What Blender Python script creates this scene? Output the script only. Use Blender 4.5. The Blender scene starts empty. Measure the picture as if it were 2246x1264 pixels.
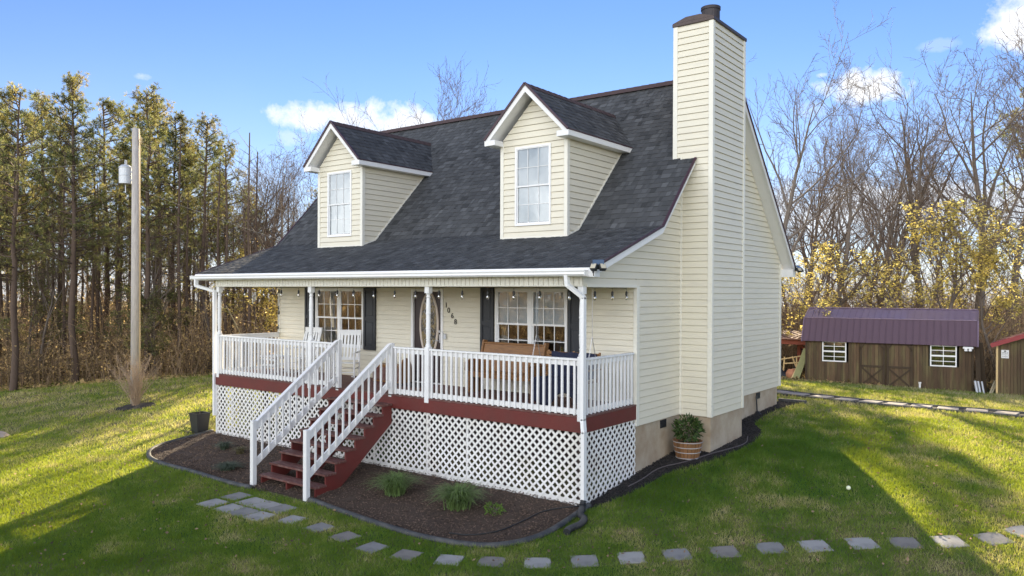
import bpy, math, random
import numpy as np
from mathutils import Vector, Matrix
random.seed(7); rng = np.random.default_rng(11)
SC = bpy.context.scene
COL = SC.collection
PI = math.pi

# ------------------------------------------------------------------ camera
FPX = 1710.57; PPX, PPY = 1123.0, 646.8
CAM = np.array([6.7502, -10.8117, 2.0702])
YAW, PITCH, ROLL = math.radians(37.2505), math.radians(-0.2728), math.radians(0.2298)
FW = np.array([-math.sin(YAW)*math.cos(PITCH), math.cos(YAW)*math.cos(PITCH), math.sin(PITCH)])
_R = np.array([math.cos(YAW), math.sin(YAW), 0.0]); _U = np.cross(_R, FW)
RT = _R*math.cos(ROLL)+_U*math.sin(ROLL); UP = -_R*math.sin(ROLL)+_U*math.cos(ROLL)
cd = bpy.data.cameras.new('camera'); cam = bpy.data.objects.new('camera', cd); COL.objects.link(cam)
cd.sensor_width = 36; cd.lens = 36*FPX/2246; cd.shift_y = (PPY-632)/2246; cd.clip_end = 2000; cd.clip_start = 0.1
cam.matrix_world = Matrix(((RT[0], UP[0], -FW[0], CAM[0]), (RT[1], UP[1], -FW[1], CAM[1]), (RT[2], UP[2], -FW[2], CAM[2]), (0, 0, 0, 1)))
SC.camera = cam

def ray(u, v):
    return FW + RT*((u-PPX)/FPX) - UP*((v-PPY)/FPX)

# ------------------------------------------------------------------ light and sky
SUN_EL, SUN_AZ = math.radians(20.5), math.radians(120)    # direction towards the sun, angle from +x
S = np.array([math.cos(SUN_EL)*math.cos(SUN_AZ), math.cos(SUN_EL)*math.sin(SUN_AZ), math.sin(SUN_EL)])
ld = bpy.data.lights.new('sun', 'SUN'); ld.energy = 5.0; ld.angle = math.radians(0.6); ld.color = (1.0, 0.83, 0.56)
sun = bpy.data.objects.new('sun', ld); COL.objects.link(sun)
sun.rotation_euler = Vector(S).to_track_quat('Z', 'Y').to_euler()
SC.view_settings.view_transform = 'Standard'; SC.view_settings.look = 'None'
SC.view_settings.exposure = 1.75; SC.view_settings.gamma = 1.0; SC.view_settings.use_curve_mapping = False
SKY_STRENGTH = 0.055

class NT:
    """small helper to wire shader nodes"""
    def __init__(s, tree):
        s.t = tree; s.n = tree.nodes; s.l = tree.links
    def node(s, typ, **kw):
        nd = s.n.new(typ)
        for k, v in kw.items(): setattr(nd, k, v)
        return nd
    def put(s, sock, v):
        if isinstance(v, bpy.types.NodeSocket): s.l.new(v, sock)
        elif isinstance(v, (tuple, list)) and len(v) == 3 and sock.type == 'RGBA': sock.default_value = (*v, 1)
        else: sock.default_value = v
    def math(s, op, a, b=0.0, c=0.0, clamp=False):
        nd = s.node('ShaderNodeMath', operation=op, use_clamp=clamp)
        for i, v in enumerate((a, b, c)): s.put(nd.inputs[i], v)
        return nd.outputs[0]
    def dot(s, v, w):
        nd = s.node('ShaderNodeVectorMath', operation='DOT_PRODUCT')
        s.put(nd.inputs[0], v); nd.inputs[1].default_value = tuple(float(a) for a in w)
        return nd.outputs['Value']
    def noise(s, vec=None, scale=5.0, detail=4.0, rough=0.55, dim='3D'):
        nd = s.node('ShaderNodeTexNoise'); nd.inputs['Scale'].default_value = scale
        nd.inputs['Detail'].default_value = detail; nd.inputs['Roughness'].default_value = rough
        if vec is not None: s.l.new(vec, nd.inputs['Vector'])
        return nd.outputs['Fac']
    def ramp(s, fac, stops, interp='LINEAR'):
        nd = s.node('ShaderNodeValToRGB'); cr = nd.color_ramp; cr.interpolation = interp
        while len(cr.elements) < len(stops): cr.elements.new(0.5)
        for e, (p, c) in zip(cr.elements, stops):
            e.position = p; e.color = (*c, 1) if len(c) == 3 else c
        s.l.new(fac, nd.inputs[0]); return nd.outputs[0]
    def mix(s, fac, a, b, typ='MIX'):
        nd = s.node('ShaderNodeMix', data_type='RGBA', blend_type=typ)
        s.put(nd.inputs[0], fac); s.put(nd.inputs[6], a); s.put(nd.inputs[7], b)
        return nd.outputs[2]
    def coord(s, out='Object', scale=None):
        tc = s.node('ShaderNodeTexCoord').outputs[out]
        if scale is None: return tc
        mp = s.node('ShaderNodeMapping'); mp.inputs['Scale'].default_value = scale
        s.l.new(tc, mp.inputs['Vector']); return mp.outputs[0]

def build_world():
    w = bpy.data.worlds.new('World'); SC.world = w; w.use_nodes = True
    g = NT(w.node_tree); g.n.clear()
    sky = g.node('ShaderNodeTexSky', sky_type='NISHITA'); sky.sun_disc = False
    sky.sun_elevation = SUN_EL
    sky.sun_rotation = math.radians(90) - SUN_AZ          # blender: rotation measured clockwise from +y
    sky.altitude = 300; sky.air_density = 1.0; sky.dust_density = 0.0; sky.ozone_density = 3.5
    bg = g.node('ShaderNodeBackground'); out = g.node('ShaderNodeOutputWorld')
    d = g.node('ShaderNodeTexCoord').outputs['Generated']
    nz = g.noise(d, 15.0, 9.0, 0.66)
    nb = g.noise(d, 3.2, 6.0, 0.55)
    # cumulus clouds: one soft-edged patch of noise per cloud the sky holds, given by direction, half width and half height
    clouds = [(1875, 196, 92, 36, 1.0), (1945, 172, 30, 22, .9), (1805, 165, 16, 6, .5), (2235, 40, 60, 52, .95), (1800, 235, 60, 26, .35), (665, 258, 75, 32, .85), (850, 272, 120, 44, .9),
              (1950, 455, 260, 60, .85), (2180, 460, 170, 70, .8), (1740, 460, 60, 60, .7), (315, 168, 22, 9, .5), (630, 300, 50, 20, .4),
              (560, 420, 200, 60, .35), (2000, 340, 260, 55, .22), (60, 330, 200, 90, .3), (2060, 100, 40, 12, .22)]
    tot = None
    for (u, v, hw, hh, st) in clouds:
        c = ray(u, v); c = c/np.linalg.norm(c)
        a = np.cross(c, [0, 0, 1.0]); a /= np.linalg.norm(a); b = np.cross(a, c)
        x = g.math('DIVIDE', g.dot(d, a), hw/FPX); y = g.math('DIVIDE', g.dot(d, b), hh/FPX)
        r2 = g.math('ADD', g.math('MULTIPLY', x, x), g.math('MULTIPLY', y, y))
        f = g.math('SUBTRACT', 1.25, r2)
        f = g.math('ADD', f, g.math('MULTIPLY', g.math('SUBTRACT', nz, 0.5), 5.6))
        f = g.math('MULTIPLY', f, 0.9, clamp=True)
        f = g.math('MULTIPLY', f, g.math('GREATER_THAN', g.dot(d, c), 0.2))
        f = g.math('MULTIPLY', f, st)
        tot = f if tot is None else g.math('MAXIMUM', tot, f)
    # unseen cloud bank added behind the camera to brighten the shaded porch front
    back = g.math('MULTIPLY', g.math('SUBTRACT', g.dot(d, (0.0, -0.99, -0.1)), 0.12), 2.2, clamp=True)
    low = g.math('SUBTRACT', 1.0, g.math('MULTIPLY', g.dot(d, (0, 0, 1)), 0.85), clamp=True)
    back = g.math('MULTIPLY', back, low)
    bk = g.math('MULTIPLY', g.math('ADD', g.math('MULTIPLY', g.math('SUBTRACT', nb, 0.42), 5.0), 0.2, clamp=True), back)
    up = g.math('GREATER_THAN', g.dot(d, (0, 0, 1)), 0.0)
    # thin high cloud that whitens the sky towards the horizon
    veil = g.math('MULTIPLY', g.math('POWER', g.math('SUBTRACT', 1.0, g.math('ABSOLUTE', g.dot(d, (0, 0, 1)))), 8.0), g.math('ADD', 0.45, g.math('MULTIPLY', nb, 0.7)), clamp=True)
    tot = g.math('MAXIMUM', tot, g.math('MULTIPLY', veil, 1.0))
    skyc = g.mix(1.0, sky.outputs[0], (0.62, 0.715, 0.93), 'MULTIPLY')
    vs = g.node('ShaderNodeVectorMath', operation='SCALE'); g.l.new(skyc, vs.inputs[0]); vs.inputs['Scale'].default_value = 1.0
    c1 = g.mix(tot, vs.outputs[0], (6.6, 6.7, 6.9))
    c2 = g.mix(g.math('MULTIPLY', bk, up), c1, (BACK_FILL*.95, BACK_FILL*0.965, BACK_FILL*0.96))
    g.l.new(c2, bg.inputs[0]); bg.inputs[1].default_value = SKY_STRENGTH
    g.l.new(bg.outputs[0], out.inputs[0])
BACK_FILL = 35.0
build_world()

# ------------------------------------------------------------------ terrain height
PY = [-200, -60, -12, -5, -2, 0, 1.8, 3.6, 6, 9.5, 13, 16, 22, 40, 120, 400]
PZ = [-6, -2.6, -1.85, -1.72, -1.65, -1.46, -1.26, -1.09, -.98, -.87, -.93, -1.08, -1.56, -2.2, -3.2, -6]
def ground(x, y):
    x = np.asarray(x, float); y = np.asarray(y, float)
    z = np.interp(y, PY, PZ)
    d = np.clip(-10.6 - x, 0, 60)
    z = z - 0.040*d*np.clip(1-(d-20)/80, 0.3, 1)
    far = np.clip((np.hypot(x, y)-10)/20, 0, 1)
    z = z + far*0.06*np.sin(x*0.31+1)*np.sin(y*0.27) + 0.012*np.sin(x*1.3+y*.7)*np.sin(y*1.1-x*.4)*np.clip((np.abs(x+5)-6)/3, 0, 1)
    return z
def gz(x, y): return float(ground(x, y))
def on_ground(u, v, dz=0.0):
    q = ray(u, v); t = np.linspace(3, 120, 4000)
    p = CAM + q*t[:, None]
    below = np.nonzero(p[:, 2] < ground(p[:, 0], p[:, 1]) + dz)[0]
    if len(below) == 0: i = len(t)-1
    else: i = below[0]
    return p[i, 0], p[i, 1]
def at(u, v, depth): return CAM + ray(u, v)*depth

# ------------------------------------------------------------------ mesh helpers
def make_obj(name, verts, faces, mat=None, parent=None, smooth=False, tones=None, mats=None, midx=None, loops=None):
    """verts (N,3) array, faces list of tuples or (M,k) int array -> ONE linked mesh object"""
    me = bpy.data.meshes.new(name)
    verts = np.asarray(verts, dtype=np.float32)
    if isinstance(faces, np.ndarray):
        M, k = faces.shape
        me.vertices.add(len(verts)); me.vertices.foreach_set('co', verts.ravel())
        me.loops.add(M*k); me.loops.foreach_set('vertex_index', faces.astype(np.int32).ravel())
        me.polygons.add(M); me.polygons.foreach_set('loop_start', np.arange(0, M*k, k, dtype=np.int32))
        me.update(calc_edges=True)
    else:
        me.from_pydata(verts.tolist(), [], faces)
    if tones is not None:
        at_ = me.attributes.new('tone', 'FLOAT', 'FACE'); at_.data.foreach_set('value', np.asarray(tones, dtype=np.float32))
    if smooth: me.polygons.foreach_set('use_smooth', np.ones(len(me.polygons), dtype=bool))
    for m in (mats or ([mat] if mat else [])): me.materials.append(m)
    if midx is not None: me.polygons.foreach_set('material_index', np.asarray(midx, dtype=np.int32))
    me.validate()
    o = bpy.data.objects.new(name, me); COL.objects.link(o)
    if parent is not None:
        o.parent = parent
        b = parent
        if parent.parent is None and parent.get('_worldkids'):
            o.location = -Vector(parent.location)
    return o

class MB:
    def __init__(s): s.v = []; s.f = []; s.t = []; s.sm = []
    def add(s, vs, fs, tone=0.5):
        n = len(s.v); s.v.extend([tuple(p) for p in vs])
        for f in fs: s.f.append(tuple(i+n for i in f)); s.t.append(tone)
        return s
    def quad(s, a, b, c, d, tone=0.5): return s.add([a, b, c, d], [(0, 1, 2, 3)], tone)
    def box(s, x0, x1, y0, y1, z0, z1, tone=0.5, bev=0.0):
        if bev:
            b = min(bev, abs(x1-x0)*.4, abs(y1-y0)*.4, abs(z1-z0)*.4)
            vs = []; 
            for z, i in ((z0, b), (z0+b, 0), (z1-b, 0), (z1, b)):
                X0, X1, Y0, Y1 = x0+i, x1-i, y0+i, y1-i
                vs += [(X0+b*(i == 0), Y0, z), (X1-b*(i == 0), Y0, z), (X1, Y0+b*(i == 0), z), (X1, Y1-b*(i == 0), z), (X1-b*(i == 0), Y1, z), (X0+b*(i == 0), Y1, z), (X0, Y1-b*(i == 0), z), (X0, Y0+b*(i == 0), z)]
            fs = [tuple(range(7, -1, -1)), tuple(range(24, 32))]
            for k in range(3):
                for j in range(8): fs.append((k*8+j, k*8+(j+1) % 8, (k+1)*8+(j+1) % 8, (k+1)*8+j))
            return s.add(vs, fs, tone)
        vs = [(x0, y0, z0), (x1, y0, z0), (x1, y1, z0), (x0, y1, z0), (x0, y0, z1), (x1, y0, z1), (x1, y1, z1), (x0, y1, z1)]
        return s.add(vs, [(0, 3, 2, 1), (4, 5, 6, 7), (0, 1, 5, 4), (1, 2, 6, 5), (2, 3, 7, 6), (3, 0, 4, 7)], tone)
    def bar(s, p, q, w, h, up=(0, 0, 1), tone=0.5):
        """rectangular bar from p to q, w across, h along up"""
        p = Vector(p); q = Vector(q); d = (q-p).normalized(); a = d.cross(Vector(up))
        if a.length < 1e-4: a = d.cross(Vector((1, 0, 0)))
        a.normalize(); b = a.cross(d).normalized(); a = a*(w/2); b = b*(h/2)
        vs = [p-a-b, p+a-b, p+a+b, p-a+b, q-a-b, q+a-b, q+a+b, q-a+b]
        return s.add(vs, [(0, 1, 2, 3), (7, 6, 5, 4), (0, 4, 5, 1), (1, 5, 6, 2), (2, 6, 7, 3), (3, 7, 4, 0)], tone)
    def prism(s, poly, axis, a0, a1, tone=0.5):
        """poly: list of 2D points in the two other axes; extruded along axis 'x','y' or 'z'"""
        def P(u, v, a): return {'x': (a, u, v), 'y': (u, a, v), 'z': (u, v, a)}[axis]
        n = len(poly); vs = [P(u, v, a0) for u, v in poly]+[P(u, v, a1) for u, v in poly]
        fs = [tuple(range(n-1, -1, -1)), tuple(range(n, 2*n))]+[(i, (i+1) % n, n+(i+1) % n, n+i) for i in range(n)]
        return s.add(vs, fs, tone)
    def tube(s, pts, rad, n=8, tone=0.5, caps=True):
        pts = [Vector(p) for p in pts]; k = len(pts)
        if not hasattr(rad, '__len__'): rad = [rad]*k
        base = len(s.v); ref = Vector((0, 0, 1))
        d0 = (pts[1]-pts[0]).normalized()
        if abs(d0.z) > 0.9: ref = Vector((1, 0, 0))
        a = d0.cross(ref).normalized()
        for i in range(k):
            d = (pts[min(i+1, k-1)]-pts[max(i-1, 0)]).normalized()
            a = (a - d*a.dot(d)).normalized(); b = d.cross(a)
            for j in range(n):
                t = 2*PI*j/n; s.v.append(tuple(pts[i]+(a*math.cos(t)+b*math.sin(t))*rad[i]))
        for i in range(k-1):
            for j in range(n):
                s.f.append((base+i*n+j, base+i*n+(j+1) % n, base+(i+1)*n+(j+1) % n, base+(i+1)*n+j)); s.t.append(tone)
        if caps:
            s.f.append(tuple(base+j for j in range(n-1, -1, -1))); s.t.append(tone)
            s.f.append(tuple(base+(k-1)*n+j for j in range(n))); s.t.append(tone)
        return s
    def lathe(s, prof, cx=0, cy=0, n=16, tone=0.5, close=True):
        """prof: list of (r, z)"""
        base = len(s.v); k = len(prof)
        for r, z in prof:
            for j in range(n): s.v.append((cx+r*math.cos(2*PI*j/n), cy+r*math.sin(2*PI*j/n), z))
        for i in range(k-1):
            for j in range(n):
                s.f.append((base+i*n+j, base+i*n+(j+1) % n, base+(i+1)*n+(j+1) % n, base+(i+1)*n+j)); s.t.append(tone)
        if close:
            s.f.append(tuple(base+j for j in range(n-1, -1, -1))); s.t.append(tone)
            s.f.append(tuple(base+(k-1)*n+j for j in range(n))); s.t.append(tone)
        return s
    def build(s, name, mat, parent=None, smooth=False, tone=False):
        return make_obj(name, s.v, s.f, mat, parent, smooth, s.t if tone else None)

def thing(name, label, cat, loc=(0, 0, 0), group=None, world=False):
    o = bpy.data.objects.new(name, None); COL.objects.link(o); o.location = loc; o.empty_display_size = 0.2
    o['label'] = label; o['category'] = cat
    if group: o['group'] = group
    if world: o['_worldkids'] = 1
    return o
def tag(o, label=None, cat=None, group=None, kind=None):
    if label: o['label'] = label
    if cat: o['category'] = cat
    if group: o['group'] = group
    if kind: o['kind'] = kind
    return o
def dup(root, loc, rz=0, scale=1, label=None, group=None):
    r = root.copy(); COL.objects.link(r); r.location = loc; r.rotation_euler = (0, 0, rz); r.scale = (scale,)*3
    if label: r['label'] = label
    if group: r['group'] = group
    for ch in list(root.children):
        c = ch.copy(); COL.objects.link(c); c.parent = r
        for gch in ch.children:
            e = gch.copy(); COL.objects.link(e); e.parent = c
    return r
ORD = ['first', 'second', 'third', 'fourth', 'fifth', 'sixth', 'seventh', 'eighth', 'ninth', 'tenth', 'eleventh', 'twelfth', 'thirteenth',
       'fourteenth', 'fifteenth', 'sixteenth', 'seventeenth', 'eighteenth', 'nineteenth', 'twentieth']

# ------------------------------------------------------------------ materials
def pmat(name, color, rough=0.6, var=0.12, vscale=6.0, bump=0.0, bscale=60.0, metal=0.0, spec=0.5, coords='Object', stretch=None, color2=None, c2scale=2.0, c2lo=0.45, c2hi=0.7, tone=0.0, trans=0.0, coat=0.0):
    m = bpy.data.materials.new(name); m.use_nodes = True; g = NT(m.node_tree)
    b = g.n['Principled BSDF']; out = g.n['Material Output']
    vec = g.coord(coords, stretch)
    col = g.mix(g.noise(vec, vscale, 5.0), tuple(c*(1-var) for c in color), tuple(min(1, c*(1+var)) for c in color))
    if color2 is not None:
        f = g.ramp(g.noise(vec, c2scale, 6.0, 0.6), [(c2lo, (0, 0, 0)), (c2hi, (1, 1, 1))])
        col = g.mix(f, col, color2)
    if tone:
        a = g.node('ShaderNodeAttribute', attribute_name='tone')
        f = g.math('ADD', 1-tone, g.math('MULTIPLY', a.outputs['Fac'], 2*tone))
        cc = g.node('ShaderNodeCombineColor'); [g.l.new(f, cc.inputs[i]) for i in range(3)]
        col = g.mix(1.0, col, cc.outputs[0], 'MULTIPLY')
    g.l.new(col, b.inputs['Base Color']); b.inputs['Roughness'].default_value = rough; b.inputs['Metallic'].default_value = metal
    b.inputs['Specular IOR Level'].default_value = spec; b.inputs['Coat Weight'].default_value = coat
    if bump:
        bp = g.node('ShaderNodeBump'); bp.inputs['Strength'].default_value = bump; bp.inputs['Distance'].default_value = 0.01
        g.l.new(g.noise(vec, bscale, 4.0), bp.inputs['Height']); g.l.new(bp.outputs[0], b.inputs['Normal'])
    if trans:
        tr = g.node('ShaderNodeBsdfTranslucent'); g.l.new(col, tr.inputs[0])
        ms = g.node('ShaderNodeMixShader'); ms.inputs[0].default_value = trans
        g.l.new(b.outputs[0], ms.inputs[1]); g.l.new(tr.outputs[0], ms.inputs[2]); g.l.new(ms.outputs[0], out.inputs[0])
    return m

SIDING = pmat('cream_vinyl', (.71, .665, .54), .42, .05, 3, .12, 40, stretch=(1, 1, 6), color2=(.64, .60, .50), c2scale=1.2, c2lo=.5, c2hi=.8)
TRIMC = pmat('cream_trim', (.77, .745, .655), .4, .04, 3)
WHITE = pmat('white_paint', (.80, .80, .80), .45, .05, 5, .1, 50, color2=(.70, .69, .66), c2scale=3, c2lo=.55, c2hi=.85)
VINYLW = pmat('white_vinyl', (.83, .83, .83), .32, .03, 4)
LATT = pmat('lattice_white', (.80, .79, .77), .5, .06, 4, color2=(.62, .58, .50), c2scale=1.6, c2lo=.52, c2hi=.85)
REDP = pmat('barn_red_paint', (.135, .022, .018), .55, .22, 5, .25, 40, color2=(.105, .024, .02), c2scale=2.5)
REDW = pmat('worn_red_paint', (.125, .046, .038), .6, .25, 8, .3, 50, stretch=(1, 6, 1), color2=(.22, .15, .135), c2scale=7, c2lo=.48, c2hi=.72)
NAVY = pmat('black_shutter', (.018, .021, .028), .45, .1, 5)
BLACKM = pmat('black_plastic', (.02, .022, .026), .5, .2, 8)
DARKMETAL = pmat('dark_bronze_metal', (.07, .05, .045), .45, .3, 10, metal=.4)
FLUE = pmat('sooty_flue', (.05, .042, .045), .6, .5, 6, stretch=(8, 8, 1), metal=.3)
STUCCO = pmat('parged_foundation', (.46, .385, .29), .9, .16, 3, .8, 30, color2=(.34, .25, .165), c2scale=1.7, c2lo=.42, c2hi=.68)
CONC = pmat('concrete_paver', (.29, .285, .275), .9, .16, 7, .5, 90, color2=(.20, .195, .185), c2scale=4)
MULCH = pmat('brown_mulch', (.055, .035, .025), .95, .5, 40, 1.0, 70, color2=(.11, .07, .045), c2scale=30, c2lo=.55, c2hi=.7)
MULCHK = pmat('black_mulch', (.022, .020, .020), .95, .5, 40, 1.0, 70, color2=(.05, .04, .035), c2scale=30, c2lo=.55, c2hi=.7)
GALV = pmat('galvanised_steel', (.55, .57, .60), .45, .12, 6, metal=.25)
DOORM = pmat('espresso_door', (.032, .018, .020), .35, .15, 5)
WOODP = pmat('oiled_pine', (.26, .12, .035), .45, .25, 5, .2, 30, stretch=(1, 8, 8), color2=(.15, .065, .025), c2scale=6)
WOODC = pmat('half_barrel_wood', (.27, .135, .06), .45, .2, 6, .2, 30, stretch=(6, 6, 1), tone=.35)
FABRIC = pmat('navy_throw', (.016, .021, .05), .9, .3, 20, .4, 60)
BLIND = pmat('blind_slats', (.72, .79, .85), .5, .03, 4)
CURT = pmat('beige_curtain', (.56, .45, .33), .85, .12, 6, stretch=(10, 10, 1), trans=.3)
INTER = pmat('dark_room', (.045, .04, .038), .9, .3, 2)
DECKU = pmat('deck_underside_crawl_shade', (.055, .034, .03), .9, .3, 6)
POLE = pmat('weathered_pole', (.50, .46, .42), .85, .2, 6, .5, 40, stretch=(8, 8, .6), color2=(.36, .32, .29), c2scale=5)
BARK = pmat('bark', (.16, .13, .108), .9, .35, 9, .7, 25, stretch=(3, 3, .8))
BARKP = pmat('pine_bark', (.11, .075, .055), .9, .4, 9, .7, 25, stretch=(3, 3, .8))
TWIG = pmat('twig', (.15, .108, .085), .85, .25, 4)
BRUSHM = pmat('dry_brush', (.36, .26, .16), .85, .3, .7, tone=.6, trans=.25)
BRUSHL = pmat('dry_leaf', (.55, .41, .20), .8, .3, .7, tone=.8, trans=.7)
NEEDLE = pmat('pine_needle', (.17, .19, .07), .6, .3, .8, tone=.55, trans=.58, color2=(.40, .33, .11), c2scale=.7)
BUDLEAF = pmat('spring_leaf', (.74, .62, .19), .6, .25, 1.2, tone=.5, trans=.55)
LEAFG = pmat('shrub_leaf', (.055, .10, .022), .5, .3, 12, tone=.4, trans=.25)
BLADE = pmat('ornamental_blade', (.15, .23, .07), .5, .25, 10, tone=.4, trans=.25)
BARN = pmat('weathered_barn_board', (.10, .062, .034), .85, .3, 3, .4, 40, stretch=(5, 5, .8), color2=(.14, .115, .05), c2scale=1.1, tone=.3)
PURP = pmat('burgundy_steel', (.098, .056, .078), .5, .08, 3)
PURPT = pmat('burgundy_steel_skylit', (.22, .16, .22), .22, .08, 3)  # upper slope's sky reflection put into a lighter base colour
REDST = pmat('red_steel', (.26, .035, .04), .4, .1, 3)
REDFR = pmat('red_timber', (.22, .05, .025), .7, .2, 5)
LUMB = pmat('old_lumber', (.34, .30, .20), .8, .2, 5)
PALE = pmat('pale_lumber', (.62, .45, .22), .7, .15, 5)
CLAY = pmat('clay_pot', (.50, .22, .12), .7, .15, 5)
STEELP = pmat('steel_pipe', (.55, .57, .6), .35, .1, 5, metal=.5)
TARP = pmat('black_tarp', (.012, .013, .018), .5, .2, 5)
HOSE = pmat('black_hose', (.015, .015, .016), .5, .1, 5)
CORD = pmat('black_cord', (.012, .012, .012), .5, .1, 5)
CHAIN = pmat('zinc_chain', (.5, .5, .52), .35, .1, 5, metal=.8)
SIGNW = pmat('white_sign', (.75, .75, .75), .5, .04, 5)
BALL = pmat('pale_ball', (.78, .80, .58), .6, .04, 5)
ROCK = pmat('grey_stone', (.36, .30, .26), .9, .2, 5, .6, 20)
WIREM = pmat('weathered_wire', (.30, .27, .22), .6, .1, 5)

def shingle_mat(name, col, tone=.42):
    return pmat(name, col, .88, .18, 5, .5, 160, tone=tone, color2=(col[0]*1.1, col[1]*1.08, col[2]*1.05), c2scale=.5, c2lo=.3, c2hi=.9, spec=.3)
SHING = shingle_mat('asphalt_shingle', (.070, .073, .078), .46)
RIDGEC = pmat('ridge_cap_shingle', (.075, .046, .042), .85, .2, 6, .3, 80)
DRIP = pmat('dark_drip_edge', (.05, .02, .03), .5, .1, 5)

def glass_mat(name, refl=0.55, tint=(.92, .95, .95)):
    m = bpy.data.materials.new(name); m.use_nodes = True; g = NT(m.node_tree); g.n.clear()
    out = g.node('ShaderNodeOutputMaterial'); gl = g.node('ShaderNodeBsdfGlossy'); gl.inputs['Roughness'].default_value = .015
    tr = g.node('ShaderNodeBsdfTransparent'); tr.inputs[0].default_value = (*tint, 1)
    lw = g.node('ShaderNodeLayerWeight'); lw.inputs[0].default_value = refl
    bp = g.node('ShaderNodeBump'); bp.inputs['Strength'].default_value = .10; bp.inputs['Distance'].default_value = .02
    g.l.new(g.noise(g.coord(), 2.2, 2), bp.inputs['Height']); g.l.new(bp.outputs[0], gl.inputs['Normal'])
    f = g.math('ADD', g.math('MULTIPLY', lw.outputs['Fresnel'], 1.0), .10, clamp=True)
    ms = g.node('ShaderNodeMixShader'); g.l.new(f, ms.inputs[0]); g.l.new(tr.outputs[0], ms.inputs[1]); g.l.new(gl.outputs[0], ms.inputs[2])
    g.l.new(ms.outputs[0], out.inputs[0]); return m
GLASS = glass_mat('window_glass', .5)
BULBG = None
LENSG = pmat('lamp_lens', (.55, .50, .38), .2, .05, 5)
PANELG = pmat('solar_panel', (.10, .14, .20), .15, .1, 5)
BULBG = glass_mat('clear_bulb', .55, (.85, .8, .7))
OVALG = pmat('leaded_glass', (.20, .15, .07), .12, .9, 14, .5, 25, color2=(.03, .03, .03), c2scale=9, c2lo=.45, c2hi=.55, spec=1.0)

# ------------------------------------------------------------------ lawn
def lawn_material():
    m = bpy.data.materials.new('lawn'); m.use_nodes = True; g = NT(m.node_tree); b = g.n['Principled BSDF']
    c = g.coord()
    big = g.noise(c, .32, 5, .6); mid = g.noise(c, 1.9, 5, .65); fine = g.noise(c, 26, 5, .7); vf = g.noise(c, 110, 3, .6)
    green = g.mix(fine, (.045, .11, .018), (.11, .20, .04))
    dry = g.mix(fine, (.17, .135, .075), (.38, .30, .17))
    f = g.math('ADD', g.math('MULTIPLY', big, .9), g.math('MULTIPLY', mid, .75))
    f = g.ramp(f, [(.70, (0, 0, 0)), (.92, (1, 1, 1))])
    col = g.mix(g.math('MULTIPLY', f, .9), green, dry)
    col = g.mix(vf, col, g.mix(.5, col, (.02, .02, .008)))
    g.l.new(col, b.inputs['Base Color']); b.inputs['Roughness'].default_value = .9; b.inputs['Specular IOR Level'].default_value = .2
    bp = g.node('ShaderNodeBump'); bp.inputs['Strength'].default_value = .9; bp.inputs['Distance'].default_value = .05
    g.l.new(fine, bp.inputs['Height']); g.l.new(bp.outputs[0], b.inputs['Normal'])
    return m
def blade_material():
    m = bpy.data.materials.new('grass_blade'); m.use_nodes = True; g = NT(m.node_tree); b = g.n['Principled BSDF']; out = g.n['Material Output']
    a = g.node('ShaderNodeAttribute', attribute_name='tone').outputs['Fac']
    col = g.ramp(a, [(0, (.050, .150, .022)), (.30, (.115, .240, .040)), (.50, (.21, .29, .065)), (.70, (.44, .39, .20)), (1, (.62, .53, .34))])
    g.l.new(col, b.inputs['Base Color']); b.inputs['Roughness'].default_value = .55; b.inputs['Specular IOR Level'].default_value = .3
    tr = g.node('ShaderNodeBsdfTranslucent'); g.l.new(g.mix(.55, col, (.58, .58, .02)), tr.inputs[0])
    ms = g.node('ShaderNodeMixShader'); ms.inputs[0].default_value = .5
    g.l.new(b.outputs[0], ms.inputs[1]); g.l.new(tr.outputs[0], ms.inputs[2]); g.l.new(ms.outputs[0], out.inputs[0])
    return m

def build_lawn():
    def ax(lo, hi, near0, near1, step, k):
        a = list(np.arange(near0, near1+1e-6, step)); s = step; x = near1
        while x < hi: s *= k; x += s; a.append(min(x, hi))
        s = step; x = near0
        while x > lo: s *= k; x -= s; a.insert(0, max(x, lo))
        return np.array(a)
    xs = ax(-500, 500, -42, 16, .5, 1.35); ys = ax(-500, 500, -14, 44, .5, 1.35)
    # keep profile kinks on grid
    X, Y = np.meshgrid(xs, ys); Z = ground(X, Y)
    V = np.stack([X, Y, Z], -1).reshape(-1, 3); nx = len(xs); ny = len(ys)
    i, j = np.meshgrid(np.arange(nx-1), np.arange(ny-1)); a = (j*nx+i).ravel()
    F = np.stack([a, a+1, a+1+nx, a+nx], -1)
    o = make_obj('lawn', V, F, lawn_material(), smooth=True); tag(o, kind='structure')
build_lawn()

def poly_of(pix): return [on_ground(u, v) for u, v in pix]
def inside(poly, x, y):
    x = np.asarray(x); y = np.asarray(y); r = np.zeros(x.shape, bool); n = len(poly)
    for i in range(n):
        x0, y0 = poly[i]; x1, y1 = poly[(i+1) % n]
        c = ((y0 > y) != (y1 > y)) & (x < (x1-x0)*(y-y0)/((y1-y0) or 1e-9)+x0)
        r ^= c
    return r
def chaikin(pts, n=2):
    for _ in range(n):
        q = [pts[0]]
        for a, b in zip(pts[:-1], pts[1:]):
            q += [tuple(.75*np.array(a)+.25*np.array(b)), tuple(.25*np.array(a)+.75*np.array(b))]
        pts = q+[pts[-1]]
    return pts

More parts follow.
